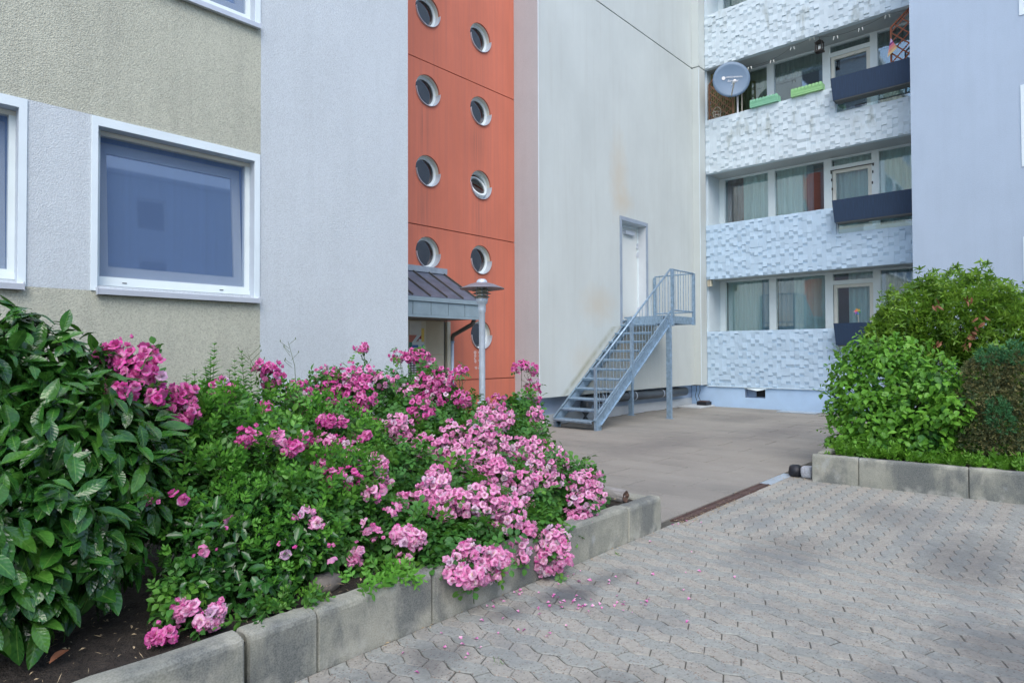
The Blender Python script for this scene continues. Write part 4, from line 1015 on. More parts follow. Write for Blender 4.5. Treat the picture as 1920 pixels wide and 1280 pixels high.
mb = MB(); cc_ = cD-nd*.036+rx*(-.185)+ry*(.05); mb.add([cc_+rx*.045*math.cos(2*PI*k/20)+ry*.045*math.sin(2*PI*k/20) for k in range(20)], [tuple(range(20))]); mb.build('round_logo', m_white, sd_)
MB().tube([(15.82, 6.40, 7.3), (15.82, 6.40, 8.0)], .012, 8).build('thin_pole', m_wire, sd_)

def trellis(label, mat, x, ya, yb, z0, z1, cut, n=6):
    t = thing('trellis', label, 'trellis', (x, (ya+yb)/2, z0))
    def P3(u, v): return (x, ya+(yb-ya)*u, z0+(z1-z0)*v)
    pts = [P3(0, 0), P3(0, cut), P3(.55, 1), P3(1, 1), P3(1, 0)]
    for a, b in zip(pts, pts[1:]+pts[:1]): MB().bar(a, b, .035, .035).build('frame_bar', mat, t)
    def top(u): return cut+(1-cut)*min(1, u/.55)
    asp = (z1-z0)/abs(yb-ya)
    for sgn in (1, -1):
        for i in range(-n, 2*n):
            # diagonal slats clipped to the frame
            seg = []
            for s in range(41):
                u = s/40; v = (i/n*1.0)+sgn*u/asp if sgn > 0 else (i/n)-u/asp
                if 0 <= v <= top(u): seg.append((u, v))
            if len(seg) > 3: MB().bar(P3(*seg[0]), P3(*seg[-1]), .008 if sgn > 0 else .012, .026).build('slat', mat, t)
    return t
trellis('brown wooden lattice behind the satellite dish, at the left end of the upper balcony', m_wood, 15.80, 7.26, 6.62, 7.45, 8.78, .72, 7)
trellis('reddish brown wooden lattice at the right end of the upper balcony', m_redwood, 15.78, 3.07, 2.35, 7.45, 8.80, .75, 6)
gs = thing('reed_screen', 'olive reed screen behind the brown lattice on the upper balcony', 'screen', (15.95, 7.0, 7.4))
for i in range(12): MB().tube([(15.97, 7.27-i*.055, 7.3), (15.97, 7.27-i*.055, 8.75)], .026, 6).build('cane', m_green_wall, gs)
for (ya, yb, mt, lab) in ((6.10, 5.42, m_boxg, 'mint green window box on the parapet right of the satellite dish'), (5.12, 4.42, m_boxg2, 'light green window box on the parapet below the hanging lantern')):
    t = thing('window_box', lab, 'window box', (15.62, (ya+yb)/2, 7.43), 'green window boxes on the balcony parapet')
    z = 7.432; box('box_body', mt, t, 15.56, 15.76, yb, ya, z, z+.15)
    n_ = 9
    for i in range(n_): 
        y = yb+(ya-yb)*(i+.5)/n_; mb = MB(); mb.tube([(15.548, y, z+.150), (15.572, y, z+.150)], .036, 10); mb.build('scallop', mt, t)
    for zz in (.04, .09): box('moulding', mt, t, 15.552, 15.5599, yb, ya, z+zz, z+zz+.01)
    box('earth', m_soil, t, 15.57, 15.75, yb+.01, ya-.01, z+.1501, z+.158)
ln_ = thing('hanging_lantern', 'dark metal lantern hanging under the upper balcony ceiling', 'lantern', (15.9, 4.567, 8.45))
c = (15.9, 4.567, 8.45)
MB().box(c[0]-.09, c[0]+.09, c[1]-.09, c[1]+.09, c[2], c[2]+.03).build('base', m_iron, ln_)
for i in (-1, 1):
    for j in (-1, 1): MB().box(c[0]+i*.07-.01, c[0]+i*.07+.01, c[1]+j*.07-.01, c[1]+j*.07+.01, c[2]+.03, c[2]+.22).build('corner_bar', m_iron, ln_)
mb = MB(); mb.add([(c[0]-.09, c[1]-.09, c[2]+.22), (c[0]+.09, c[1]-.09, c[2]+.22), (c[0]+.09, c[1]+.09, c[2]+.22), (c[0]-.09, c[1]+.09, c[2]+.22), (c[0], c[1], c[2]+.30)], [(3, 2, 1, 0), (0, 1, 4), (1, 2, 4), (2, 3, 4), (3, 0, 4)]); mb.build('roof', m_iron, ln_)
MB().tube([(c[0], c[1], c[2]+.29), (c[0], c[1], 8.80)], .005, 6).build('chain', m_iron, ln_)
MB().tube([(c[0], c[1], c[2]+.03), (c[0], c[1], c[2]+.13)], .03, 10).build('candle', m_bulb, ln_)
sg = thing('string_lights', 'string of small white bulbs looping under the upper balcony ceiling', 'string lights', (15.75, 4.8, 8.7))
LP = [(7.0, 8.62), (6.162, 8.54), (5.609, 8.53), (5.129, 8.70), (4.681, 8.78), (4.173, 8.64), (3.654, 8.65), (3.126, 8.76), (2.4, 8.7)]
pts = []
for (a, za), (b, zb) in zip(LP, LP[1:]):
    for s in range(6):
        u = s/6; pts.append((15.75, a+(b-a)*u, za+(zb-za)*u+.02-.10*u*(1-u)))
MB().tube(pts, .003, 5).build('wire', m_gasket, sg)
for y, z in LP[1:-1]:
    for dy in (-.03, .035):
        MB().tube([(15.75, y+dy, z), (15.75+random.uniform(-.01, .01), y+dy*1.5, z-.075)], .013, 8, r2=.006).build('bulb', m_bulb, sg)
pn = thing('pennant', 'small pennant with a pink and orange sunset hanging on the reddish lattice', 'pennant', (15.70, 3.03, 8.2))
sunset = [((.70, .50, .70), (0, .3)), ((.25, .03, .22), (.3, .42)), ((.75, .20, .25), (.42, .62)), ((.80, .35, .22), (.62, .82)), ((.85, .60, .30), (.82, 1.0))]
ap = Vector((15.70, 3.06, 8.20)); e1 = Vector((15.70, 3.13, 7.80)); e2 = Vector((15.70, 2.94, 7.95))
for i, (cc, (u, v)) in enumerate(sunset):
    mt = M('pennant_%s' % ['lilac', 'violet', 'pink', 'orange', 'sand'][i], cc, .8, .05, 20)
    mb = MB(); q = [ap+(e1-ap)*u, ap+(e2-ap)*u, ap+(e2-ap)*v, ap+(e1-ap)*v]; mb.add(q+[p_+Vector((.004, 0, 0)) for p_ in q], [(0, 1, 2, 3), (7, 6, 5, 4)]); mb.build('stripe', mt, pn)
def wire_basket(label, x, y, z, s):
    t = thing('wire_basket', label, 'basket', (x, y, z))
    for k in range(8):
        a = 2*PI*k/8; MB().tube([(x, y, z), (x+s*.7*math.cos(a), y+s*.7*math.sin(a), z+.02), (x+s*math.cos(a), y+s*math.sin(a), z+s*1.2)], .005, 5).build('wire', m_wire, t)
    for h in (.4, 1.2): MB().tube([(x+s*(.8+.17*h)*math.cos(2*PI*k/16), y+s*(.8+.17*h)*math.sin(2*PI*k/16), z+s*h) for k in range(17)], .006, 5).build('hoop', m_wire, t)
    MB().tube([(x, y+s*math.cos(a_), z+s*1.2+s*1.3*math.sin(a_)) for a_ in [PI*i/8 for i in range(9)]], .006, 5).build('arch_handle', m_wire, t)
wire_basket('cream wire basket at the foot of the brown lattice beside the dish', 15.72, 7.02, 7.46, .11)
wire_basket('cream wire basket hung on the reddish lattice at the far right', 15.70, 2.62, 8.33, .10)
pw = thing('pinwheel', 'multicoloured toy pinwheel stuck in the lowest trough', 'pinwheel', (15.48, 3.72, 1.95))
MB().tube([(15.48, 3.70, 1.95), (15.47, 3.725, 2.27)], .005, 6).build('stick', m_wire, pw)
for i, cc in enumerate([(.7, .05, .04), (.8, .35, .03), (.75, .6, .05), (.1, .45, .12), (.05, .2, .6), (.35, .08, .45)]):
    a = 2*PI*i/6; b = a+.7; mt = M('vane_colour_%s' % 'red orange yellow green blue violet'.split()[i], cc, .5, .02, 20)
    c0 = Vector((15.465, 3.725, 2.275)); mb = MB(); mb.add([c0, c0+Vector((-.02, .075*math.cos(a), .075*math.sin(a))), c0+Vector((.0, .055*math.cos(b), .055*math.sin(b)))], [(0, 1, 2)]); mb.build('vane', mt, pw)
sh = thing('small_box', 'small wooden bird box high in the corner of the ground floor balcony', 'box', (15.72, 7.25, 3.15))
box('body', m_tanp2, sh, 15.67, 15.76, 7.20, 7.30, 3.10, 3.27); box('lid', m_litter, sh, 15.66, 15.77, 7.19, 7.31, 3.271, 3.285); box('divider', m_wood, sh, 15.664, 15.6699, 7.245, 7.255, 3.10, 3.27)
# small things at the wall foot
bt = thing('bait_box', 'small black box with a reddish lid on a concrete slab in the courtyard corner', 'box', (15.3, 7.25, .04))
mb = MB(); p0 = at(1316, 757, Z=.04)
box('body', m_black, bt, 15.25, 15.55, 7.16, 7.42, .045, .13); box('lid', m_rust, bt, 15.28, 15.50, 7.18, 7.40, .1301, .15)
sb = thing('concrete_slab', 'loose pale concrete slab lying in the courtyard corner', 'slab', (15.2, 7.3, 0)); box('slab', m_kick, sb, 14.75, 15.62, 7.10, 7.70, .002, .042, bevel=.006)
cbl = thing('cable', 'two thin dark cables hanging down the plinth in the corner', 'cable', (15.6, 7.5, .3))
for y, d in ((7.62, 0), (7.52, .01)): MB().tube([(15.64, y, .54), (15.60, y-.03, .40), (15.62, y+.02+d, .25), (15.60, y-.04, .12), (15.50, y-.12, .05)], .008, 6).build('cable_run', m_gasket, cbl, True)
mp_ = thing('floor_plate', 'pale blue-grey flat plate lying in front of the plinth', 'plate', (15.2, 5.0, 0)); box('plate', m_steelp, mp_, 15.05, 15.45, 4.5, 5.35, .003, .02)
# ------------------------------------------------------------------ LAMP
lx, ly = 4.53, 4.50
lp = thing('path_lamp', 'galvanised mushroom-hat path lamp rising out of the rose bed', 'lamp', (lx, ly, .2))
mb = MB(); mb.lathe([(.045, .2), (.045, .885), (.050, .89), (.050, .905), (.034, .91)], (lx, ly, 0), 20); mb.build('base_sleeve', m_galv2, lp, True)
mb = MB(); mb.lathe([(.031, .90), (.031, 1.80), (.038, 1.81), (.039, 1.835), (.039, 1.885), (.055, 1.90), (.062, 1.935), (.060, 1.94), (.0, 1.94)], (lx, ly, 0), 20); mb.build('pole', m_galv2, lp, True)
mb = MB(); mb.lathe([(.046, 1.941), (.046, 2.06)], (lx, ly, 0), 20); mb.build('glass', m_lampglass, lp, True)
for i, z in enumerate((1.955, 1.99, 2.02)):
    mb = MB(); r = .066+.012*i; mb.lathe([(.047, z+.012), (r+.012, z), (r+.014, z+.004), (.049, z+.018)], (lx, ly, 0), 24); mb.build('louvre_ring', m_louvre, lp, True)
for k in range(4): 
    a = PI/4+k*PI/2; MB().tube([(lx+.055*math.cos(a), ly+.055*math.sin(a), 1.93), (lx+.055*math.cos(a), ly+.055*math.sin(a), 2.09)], .005, 6).build('strut', m_galv2, lp)
mb = MB(); mb.lathe([(.055, 2.105), (.12, 2.088), (.225, 2.045), (.227, 2.041), (.222, 2.039), (.12, 2.068), (.03, 2.085), (0, 2.085)], (lx, ly, 0), 40); mb.build('hat', m_hat, lp, True)
mb = MB(); mb.lathe([(.055, 2.1051), (.052, 2.122), (.035, 2.138), (.0, 2.143)], (lx, ly, 0), 20); mb.build('hat_dome', m_galv2, lp, True)
# ------------------------------------------------------------------ log, stones, litter
lg = thing('log', 'grey weathered log edging the end of the rose bed', 'log', (4.38, 3.0, .2))
mb = MB(); pts = [(4.33, 2.72, .265), (4.335, 2.95, .265), (4.32, 3.3, .26), (4.31, 3.9, .25), (4.30, 4.3, .25)]; mb.tube(pts, .052, 14); 
mb.v = [(x+random.uniform(-.004, .004), y, z+random.uniform(-.004, .004)) for x, y, z in mb.v]; mb.build('trunk', m_log, lg, True)
mb = MB(); K = 12; mb.add([(4.33+.045*math.cos(2*PI*k/K)*random.uniform(.8, 1.05), 2.714-random.uniform(0, .01), .265+.045*math.sin(2*PI*k/K)) for k in range(K)]+[(4.33, 2.722, .265)], [(k, (k+1) % K, K) for k in range(K)]); mb.build('broken_end', m_logend, lg)
def rock(name, label, cat, c, r, mat, seed, seg=10, box_=.75):
    R2 = random.Random(seed); mb = MB(); vs = []; n = 8
    for i in range(n+1):
        t = PI*i/n
        for k in range(12):
            p_ = 2*PI*k/12; f = 1+R2.uniform(-.09, .09); e = box_
            sx_ = math.copysign(abs(math.sin(t)*math.cos(p_))**e, math.cos(p_)); sy_ = math.copysign(abs(math.sin(t)*math.sin(p_))**e, math.sin(p_)); sz_ = math.copysign(abs(math.cos(t))**e, math.cos(t))
            if i in (0, n): f = 1
            vs.append((c[0]+r[0]*sx_*f, c[1]+r[1]*sy_*f, c[2]+r[2]*sz_*f))
    mb.add(vs, [(i*12+k, i*12+(k+1) % 12, (i+1)*12+(k+1) % 12, (i+1)*12+k) for i in range(n) for k in range(12)])
    o = mb.build(name, mat, smooth=True); return tag(o, label, cat)
p_ = at(610, 1090, Y=2.86)
rock('stone', 'flat brown-grey stone lying on the soil behind the kerb', 'stone', (p_[0], 2.86, .245), (.085, .06, .045), m_rock, 3)
o = rock('granite_sett', 'pale granite sett wedged against the corner of the right kerb', 'stone', (7.45, 2.315, .065), (.075, .06, .065), m_granite, 5, box_=.45)
o = rock('rubber_bump', 'rounded black rubber piece beside the granite sett', 'stopper', (7.46, 2.45, .055), (.08, .075, .075), m_black, 9)

# ------------------------------------------------------------------ LEAVES AND FLOWERS
def unit(v): return v/np.maximum(np.linalg.norm(v, axis=-1, keepdims=True), 1e-9)
def tleaf(Ln, W, nx=2, ny=4, fold=.25, curl=.25, tip=1.0, wide=.45, wav=0.0, serr=0.0):
    """leaf blade from stalk to tip along +y, folded along its midrib; returns verts, quads, uvs"""
    V = []; UV = []
    for j in range(ny+1):
        t = j/ny; wd = math.sin(PI*min(1, t**(math.log(.5)/math.log(wide))))**.8*(1-.0*t) if 0 < t < 1 else .02
        for i in range(-nx, nx+1):
            s = i/nx; x = s*W/2*wd*(1+(serr if (j % 2) else -serr)*abs(s))
            z = abs(s)*fold*W*wd*.5-curl*Ln*t*t*.5+wav*W*math.sin(t*9+2*s)*abs(s)
            V.append((x, Ln*t, z)); UV.append((.5+s*.5, t))
    m = 2*nx+1
    F = [(j*m+i, j*m+i+1, (j+1)*m+i+1, (j+1)*m+i) for j in range(ny) for i in range(2*nx)]
    return np.array(V), np.array(F), np.array(UV)
def tjoin(parts):
    V, F, U = [], [], []; b = 0
    for v, f, u in parts: V.append(v); F.append(f+b); U.append(u); b += len(v)
    return np.concatenate(V), np.concatenate(F), np.concatenate(U)
def txf(t, ang=0, off=(0, 0, 0), s=1, pitch=0, roll=0):
    v, f, u = t; M_ = np.array(Matrix.Rotation(ang, 3, 'Z') @ Matrix.Rotation(pitch, 3, 'X') @ Matrix.Rotation(roll, 3, 'Y'))
    return (v*s) @ M_.T+np.array(off), f, u
def t_compound(l=.042, w=.030, n=2, seed=0):
    R2 = random.Random(seed); ps = []; lf = lambda: tleaf(l*R2.uniform(.85, 1.15), w*R2.uniform(.9, 1.1), 1, 3, .3, R2.uniform(.1, .5), wide=.5)
    for i in range(n):
        y = .012+.032*i
        for sgn in (-1, 1): ps.append(txf(lf(), sgn*R2.uniform(-1.3, -1.0), (sgn*.002, y, 0), 1, R2.uniform(-.3, .3), R2.uniform(-.3, .3)))
    ps.append(txf(lf(), R2.uniform(-.15, .15), (0, .012+.032*n-.01, 0), 1.1, R2.uniform(-.4, .1)))
    st = np.array([(-.0012, 0, 0), (.0012, 0, 0), (.0008, .012+.032*n, 0), (-.0008, .012+.032*n, 0)]); ps.append((st, np.array([(0, 1, 2, 3)]), np.full((4, 2), .5)))
    return tjoin(ps)
def t_sprig(n=5, l=.04, w=.013, seed=0, step=.018):
    R2 = random.Random(seed); ps = []
    for i in range(n):
        y = .01+step*i; s = 1-.5*(i/n)**2
        for sgn in (-1, 1):
            yaw_ = R2.uniform(.6, 1.05)
            p = txf(tleaf(l*s, w*s*1.2, 1, 3, .3, .3), -sgn*yaw_, (0, y, 0), 1, R2.uniform(.0, .45))
            if i % 2:
                v, f, u = p; v = v @ np.array(Matrix.Rotation(PI/2*.9, 3, 'Y')).T; p = (v, f, u)
            ps.append(p)
    ps.append(txf(tleaf(l*.6, w*.8, 1, 3), 0, (0, .01+step*n, 0), 1, .2))
    q = .0013; yy = .01+step*n
    st = np.array([(-q, 0, 0), (q, 0, 0), (q, yy, 0), (-q, yy, 0), (0, 0, -q), (0, 0, q), (0, yy, q), (0, yy, -q)]); ps.append((st, np.array([(0, 1, 2, 3), (4, 5, 6, 7)]), np.full((8, 2), .5)))
    return tjoin(ps)
def t_rose(R=.028, openn=.6, seed=0, rings=((5, 1.0), (5, .82), (5, .60), (3, .38))):
    """rosette: the flower axis is +z"""
    R2 = random.Random(seed); ps = []
    for q, (n, s) in enumerate(rings):
        ph = R2.uniform(0, 6); tilt = openn*(1-.32*q)
        for k in range(n):
            V = []; U = []; ln_k = R2.uniform(.8, 1.12); el_k = R2.uniform(-.22, .22)
            for j in range(4):
                t = j/3; wd = (.25+.95*math.sin(PI*.5*min(1, t*1.15)))*(1 if j < 3 else .72)
                for i in (-1, 0, 1):
                    r = R*s*t*ln_k; el = (1-tilt)*1.45+el_k; cup = .35*t*t
                    rr = r*math.cos(el-(.55*t if q == 0 else -.25*t)); zz = r*math.sin(el-(.55*t if q == 0 else -.25*t))+.002*q+(abs(i)*.18*R*s*t)+R2.uniform(-.13, .13)*R*t
                    V.append((i*R*s*.62*wd, rr, zz)); U.append((.5+.5*i, t*(1, .92, .72, .5)[q]))
            F = [(j*3+i, j*3+i+1, (j+1)*3+i+1, (j+1)*3+i) for j in range(3) for i in range(2)]
            a = ph+2*PI*k/n+R2.uniform(-.15, .15); M_ = np.array(Matrix.Rotation(a, 3, 'Z')); ps.append((np.array(V) @ M_.T, np.array(F), np.array(U)))
    return tjoin(ps)
def frames(d, nrm):
    y = unit(d); z = unit(nrm-(nrm*y).sum(-1, keepdims=True)*y); x = np.cross(y, z); return x, y, z
def meshfrom(name, V, F, U, rn, mat):
    me = bpy.data.meshes.new(name); nv, nf = len(V), len(F)
    me.vertices.add(nv); me.vertices.foreach_set('co', V.astype(np.float32).ravel())
    me.loops.add(nf*4); me.loops.foreach_set('vertex_index', F.astype(np.int32).ravel())
    me.polygons.add(nf); me.polygons.foreach_set('loop_start', np.arange(nf, dtype=np.int32)*4)
    try: me.polygons.foreach_set('loop_total', np.full(nf, 4, dtype=np.int32))
    except Exception: pass
    me.update(calc_edges=True)
    uv = me.uv_layers.new(name='uv'); uv.data.foreach_set('uv', U[F.ravel()].astype(np.float32).ravel())
    a = me.attributes.new('rnd', 'FLOAT', 'POINT'); a.data.foreach_set('value', rn.astype(np.float32))
    me.polygons.foreach_set('use_smooth', np.ones(nf, dtype=bool)); me.materials.append(mat); return me
def scatter(parent, name, massname, tmpls, mat, P, D, Nn, Sc, singles=0, rndv=None, sel=None):
    """put a leaf (or flower) at each place: the ones that show largest as parts, the rest as one joined part"""
    P, D, Nn, Sc = map(np.asarray, (P, D, Nn, Sc)); n = len(P)
    if n == 0: return
    x, y, z = frames(D, Nn); var = rng.integers(0, len(tmpls), n); rnd = rng.random(n) if rndv is None else rndv
    off = np.array(wloc(parent)) if parent else np.zeros(3)
    dist = np.linalg.norm(P-EYE, axis=1)
    score = dist/Sc+ (0 if sel is None else sel)
    order = np.argsort(score); one = set(order[:singles].tolist()) if singles else set()
    if singles:
        NV = 4; tm = {}
        for k, (V, F, U) in enumerate(tmpls):
            for q in range(NV): tm[k, q] = meshfrom(name, V, F, U, np.full(len(V), (q+.5)/NV), mat)
        for i in order[:singles]:
            o = linkcopy(name, tm[int(var[i]), int(rnd[i]*NV) % NV], parent); s = float(Sc[i]); p_ = P[i]-off
            o.matrix_local = Matrix(((x[i][0]*s, y[i][0]*s, z[i][0]*s, p_[0]), (x[i][1]*s, y[i][1]*s, z[i][1]*s, p_[1]), (x[i][2]*s, y[i][2]*s, z[i][2]*s, p_[2]), (0, 0, 0, 1)))
    Vs, Fs, Us, Rs = [], [], [], []; b = 0
    keep = np.array([i for i in range(n) if i not in one], dtype=int)
    for k, (V, F, U) in enumerate(tmpls):
        ids = keep[var[keep] == k]
        if len(ids) == 0: continue
        W = P[ids][:, None, :]-off+Sc[ids][:, None, None]*(V[None, :, 0:1]*x[ids][:, None, :]+V[None, :, 1:2]*y[ids][:, None, :]+V[None, :, 2:3]*z[ids][:, None, :])
        nv = len(V); Vs.append(W.reshape(-1, 3)); Fs.append((F[None]+(np.arange(len(ids))*nv)[:, None, None]+b).reshape(-1, 4)); Us.append(np.tile(U, (len(ids), 1))); Rs.append(np.repeat(rnd[ids], nv)); b += len(ids)*nv
    if Vs:
        me = meshfrom(massname, np.concatenate(Vs), np.concatenate(Fs), np.concatenate(Us), np.concatenate(Rs), mat)
        o = linkcopy(massname, me, parent) if parent else bpy.data.objects.new(massname, me)
        if not parent: COL.objects.link(o)
        o['kind'] = 'stuff'; return o
def blob_pts(blobs, n, inner=.55, up=.5, cull=.85, zmin=.22, shell=1.04, lump=-.35, amp=.13):
    """places in the shells of overlapping blobs, with their outward direction"""
    C_ = np.array([b[0] for b in blobs]); R_3 = np.array([b[1] for b in blobs], dtype=float)
    area = np.array([(r[0]*r[1]+r[1]*r[2]+r[0]*r[2]) for r in R_3]); pr = area/area.sum()
    k = rng.choice(len(blobs), n*3, p=pr); d = unit(rng.normal(size=(n*3, 3)))
    rad = inner+(shell-inner)*rng.random(n*3)**.55
    P = C_[k]+d*R_3[k]*rad[:, None]
    ok = P[:, 2] > zmin
    for c, r in zip(C_, R_3):
        q = np.linalg.norm((P-c)/r, axis=1); ok &= ~((q < .62) & (q < rad-.05))
    # the side turned away from the yard needs fewer leaves
    v = unit(P-EYE); away = (d*v).sum(1); ok &= ~((away > .25) & (rng.random(n*3) < .75))
    if shell < .8: ok = (P[:, 2] > zmin)
    # lumps and hollows, so that the outline is uneven and dark gaps open
    f_ = np.sin(P[:, 0]*11+1.3*np.sin(P[:, 2]*9))*np.sin(P[:, 1]*12+P[:, 2]*5)+.7*np.sin(P[:, 2]*15+P[:, 0]*6)*np.sin(P[:, 1]*21)
    ok &= ~((f_ < lump) & (rad > .86) & (rng.random(n*3) < .85)); P = P+d*(np.maximum(f_, 0)*R_3[k].mean(1)*amp)[:, None]
    P, d, rad = P[ok][:n], unit(d*1.0/ R_3[k]*R_3[k].mean())[ok][:n], rad[ok][:n]
    return P, d, rad
def orient(d, droop=.3, upn=.7, jit=.5):
    n = len(d); tg = rng.normal(size=(n, 3)); D = unit(d*.45+tg*.75+np.array([0, 0, -droop])); Nn = unit(d*.6+np.array([0, 0, upn])+rng.normal(size=(n, 3))*jit*.6); return D, Nn
def bl_(px, py, rpx, Y=None, X=None, sy=1, sd=1):
    c = at(px, py, X=X, Y=Y); dist = float(np.dot(c-EYE, FW)); r = rpx*dist/FPX
    return (c, (r*sd, r*sd, r*sy))
def stems(parent, base, tips, r=.012, mat=None, n=5, name='branch'):
    for tp in tips:
        a = Vector(base)+Vector((random.uniform(-.15, .15), random.uniform(-.15, .15), 0)); b = Vector(tp); m_ = (a+b)/2+Vector((random.uniform(-.08, .08), random.uniform(-.08, .08), .08))
        pts = [a*(1-t)**2+m_*2*t*(1-t)+b*t*t for t in [i/n for i in range(n+1)]]; MB().tube(pts, r, 6, r2=r*.35).build(name, mat or m_bark, parent, True)

# laurel on the left
la = thing('laurel_bush', 'large dark glossy-leaved laurel bush filling the left edge in front of the tan wall', 'bush', (.6, 3.5, .2))
B = [bl_(40, 690, 105, 3.75), bl_(130, 740, 90, 3.6), bl_(215, 800, 85, 3.45), bl_(110, 860, 150, 3.4), bl_(215, 900, 80, 3.3), bl_(80, 1000, 130, 3.15), bl_(170, 1010, 80, 3.1), bl_(15, 1090, 90, 3.0), bl_(-110, 780, 170, 3.6), bl_(-90, 1000, 150, 3.1)]
B = [(c, (r[0], r[1], r[2])) for c, r in B]
P, d, rad = blob_pts(B, 4000, .45, zmin=.30); D, Nn = orient(d, .8, .9, .4)
lv = [tleaf(.14*s, .060*s, 2, 6, f, c, wide=.52, wav=w_) for s, f, c, w_ in ((1, .35, .25, .04), (.9, .25, .5, .05), (1.1, .3, .15, .03), (.8, .4, .35, .08), (1, .15, .6, .05))]
scatter(la, 'leaf', 'leaves', lv, m_laurel, P, D, Nn, rng.uniform(.68, 1.08, len(P)), 300, sel=(1.1-rad)*6)
stems(la, (.75, 3.6, .2), [c for c, r in B for _ in range(2)], .014)

# mixed foliage: bright small-leaved shrub, dark glossy shrub
pv = thing('privet_bush', 'bright green small-leaved bush with upright sprigs between laurel and roses', 'bush', (1.6, 3.6, .2))
B2 = [bl_(420, 792, 56, 4.2), bl_(400, 860, 100, 3.7), bl_(520, 822, 80, 4.1), bl_(470, 900, 110, 3.5), bl_(600, 850, 90, 3.9), bl_(350, 930, 80, 3.4), bl_(620, 950, 90, 3.3), bl_(540, 990, 90, 3.1)]
P, d, rad = blob_pts(B2, 2300, .45, lump=-.1); D, Nn = orient(d, .35, .9, .5)
scatter(pv, 'broad_leaf', 'inner_foliage', [t_compound(.040, .024, 2, s_+60) for s_ in range(4)], m_rosel, P, D, Nn, rng.uniform(.8, 1.25, len(P)), 60)
P, d, rad = blob_pts(B2, 1050, .85, lump=.0, shell=1.1); D = unit(d*.5+np.array([0, 0, .7])+rng.normal(size=d.shape)*.5); Nn = unit(d+rng.normal(size=d.shape)*.5)
sp = [t_sprig(4, .042, .017, s) for s in range(5)]
scatter(pv, 'sprig', 'foliage', sp, m_privet, P, D, Nn, rng.uniform(.7, 1.25, len(P)), 150)
# upright sprigs standing above the bush
tall = []
for px, py, Y in ((403, 640, 4.0), (452, 655, 4.0), (365, 690, 3.9), (385, 685, 4.0), (350, 700, 3.8), (430, 690, 4.0), (470, 680, 4.1), (510, 730, 4.1), (415, 700, 4.1), (395, 670, 4.0), (440, 672, 4.1), (340, 720, 3.8), (375, 720, 3.9), (460, 705, 4.1), (530, 700, 4.2), (405, 720, 3.8)):
    tp = at(px, py, Y=Y); b_ = tp.copy(); b_[2] -= random.uniform(.42, .58); b_[0] += random.uniform(-.04, .04)
    L_ = np.linalg.norm(tp-b_); v = (tp-b_)/L_; MB().tube([tuple(b_), tuple((tp+b_)/2+np.array([.008, 0, 0])), tuple(tp)], .0032, 5, r2=.0012).build('upright_stem', m_stem, pv)
    nn = int(L_/.022)
    for i in range(nn):
        t = i/nn; c = b_+(tp-b_)*t; ang = (i % 2)*PI/2+random.uniform(-.3, .3)
        for sg_ in (0, PI): 
            dd = np.array([math.cos(ang+sg_), math.sin(ang+sg_), .55]); tall.append((c, dd, 2.0*(1-.6*t**2)))
scatter(pv, 'leaf', 'sprig_leaves', [tleaf(.042, .015, 1, 4, .3, .2), tleaf(.046, .017, 1, 4, .2, .35)], m_privet, np.array([t[0] for t in tall]), np.array([t[1] for t in tall]), np.tile([0, 0, 1.0], (len(tall), 1)), np.array([t[2] for t in tall]), 120)
hb = thing('mahonia_bush', 'dark glossy spiny-leaved shrub low in the bed below the bright sprigs', 'bush', (1.6, 3.0, .2))
B3 = [bl_(470, 985, 75, 3.15), bl_(545, 1005, 60, 2.97), bl_(400, 1010, 80, 3.15), bl_(360, 1080, 60, 3.0), bl_(470, 1090, 62, 2.92)]
P, d, rad = blob_pts(B3, 1500, .5, zmin=.25, lump=-.1); D, Nn = orient(d, .5, .8, .5)
hl = [tleaf(.075*s, .036*s, 2, 6, .35, c, wide=.45, serr=.16) for s, c in ((1, .3), (.85, .5), (1.1, .1))]
scatter(hb, 'leaf', 'leaves', hl, m_holly, P, D, Nn, rng.uniform(.6, 1.15, len(P)), 200, sel=(1.1-rad)*6)
P, d, rad = blob_pts(B3, 260, .9, zmin=.25, shell=1.12); D = unit(d+rng.normal(size=d.shape)*.4+np.array([0, 0, .5])); 
scatter(hb, 'sprig', 'young_shoots', [t_sprig(3, .04, .016, s+20, .012) for s in range(3)], m_privet, P, D, rng.normal(size=d.shape)+d, rng.uniform(.6, 1.0, len(P)))
stems(hb, (1.7, 3.1, .2), [c for c, r in B3], .008)

# roses: leaves
rs = thing('rose_bush', 'broad mass of pink cluster roses spilling over the kerb in the middle of the bed', 'rose bush', (3.0, 3.5, .2))
B4 = [bl_(620, 790, 85, 4.7), bl_(700, 780, 85, 4.8), bl_(790, 770, 75, 4.8), bl_(760, 850, 90, 4.2), bl_(660, 880, 90, 4.0), bl_(870, 800, 60, 4.3), bl_(965, 790, 50, 4.2), bl_(860, 880, 90, 3.7), bl_(960, 860, 70, 3.7), bl_(740, 950, 110, 3.4), bl_(850, 980, 100, 3.05),
      bl_(940, 960, 95, 3.15), bl_(1020, 950, 85, 3.05), bl_(1065, 975, 55, 2.85), bl_(960, 1035, 62, 2.74), bl_(870, 1045, 55, 2.72), bl_(760, 1020, 66, 2.88), bl_(680, 990, 85, 3.1), bl_(630, 995, 58, 3.0), bl_(900, 1025, 55, 2.66), bl_(1005, 1000, 55, 2.68), bl_(1095, 925, 36, 2.9), bl_(1060, 895, 45, 3.05), bl_(835, 1035, 55, 2.72)]
P, d, rad = blob_pts(B4, 8200, .5, zmin=.24); D, Nn = orient(d, .3, .9, .5)
rl = [t_compound(.042, .031, 2, s) for s in range(5)]
scatter(rs, 'leaf_spray', 'foliage', rl, m_rosel, P, D, Nn, rng.uniform(.7, 1.25, len(P)), 150)
stems(rs, (3.0, 3.7, .2), [c for c, r in B4], .008)
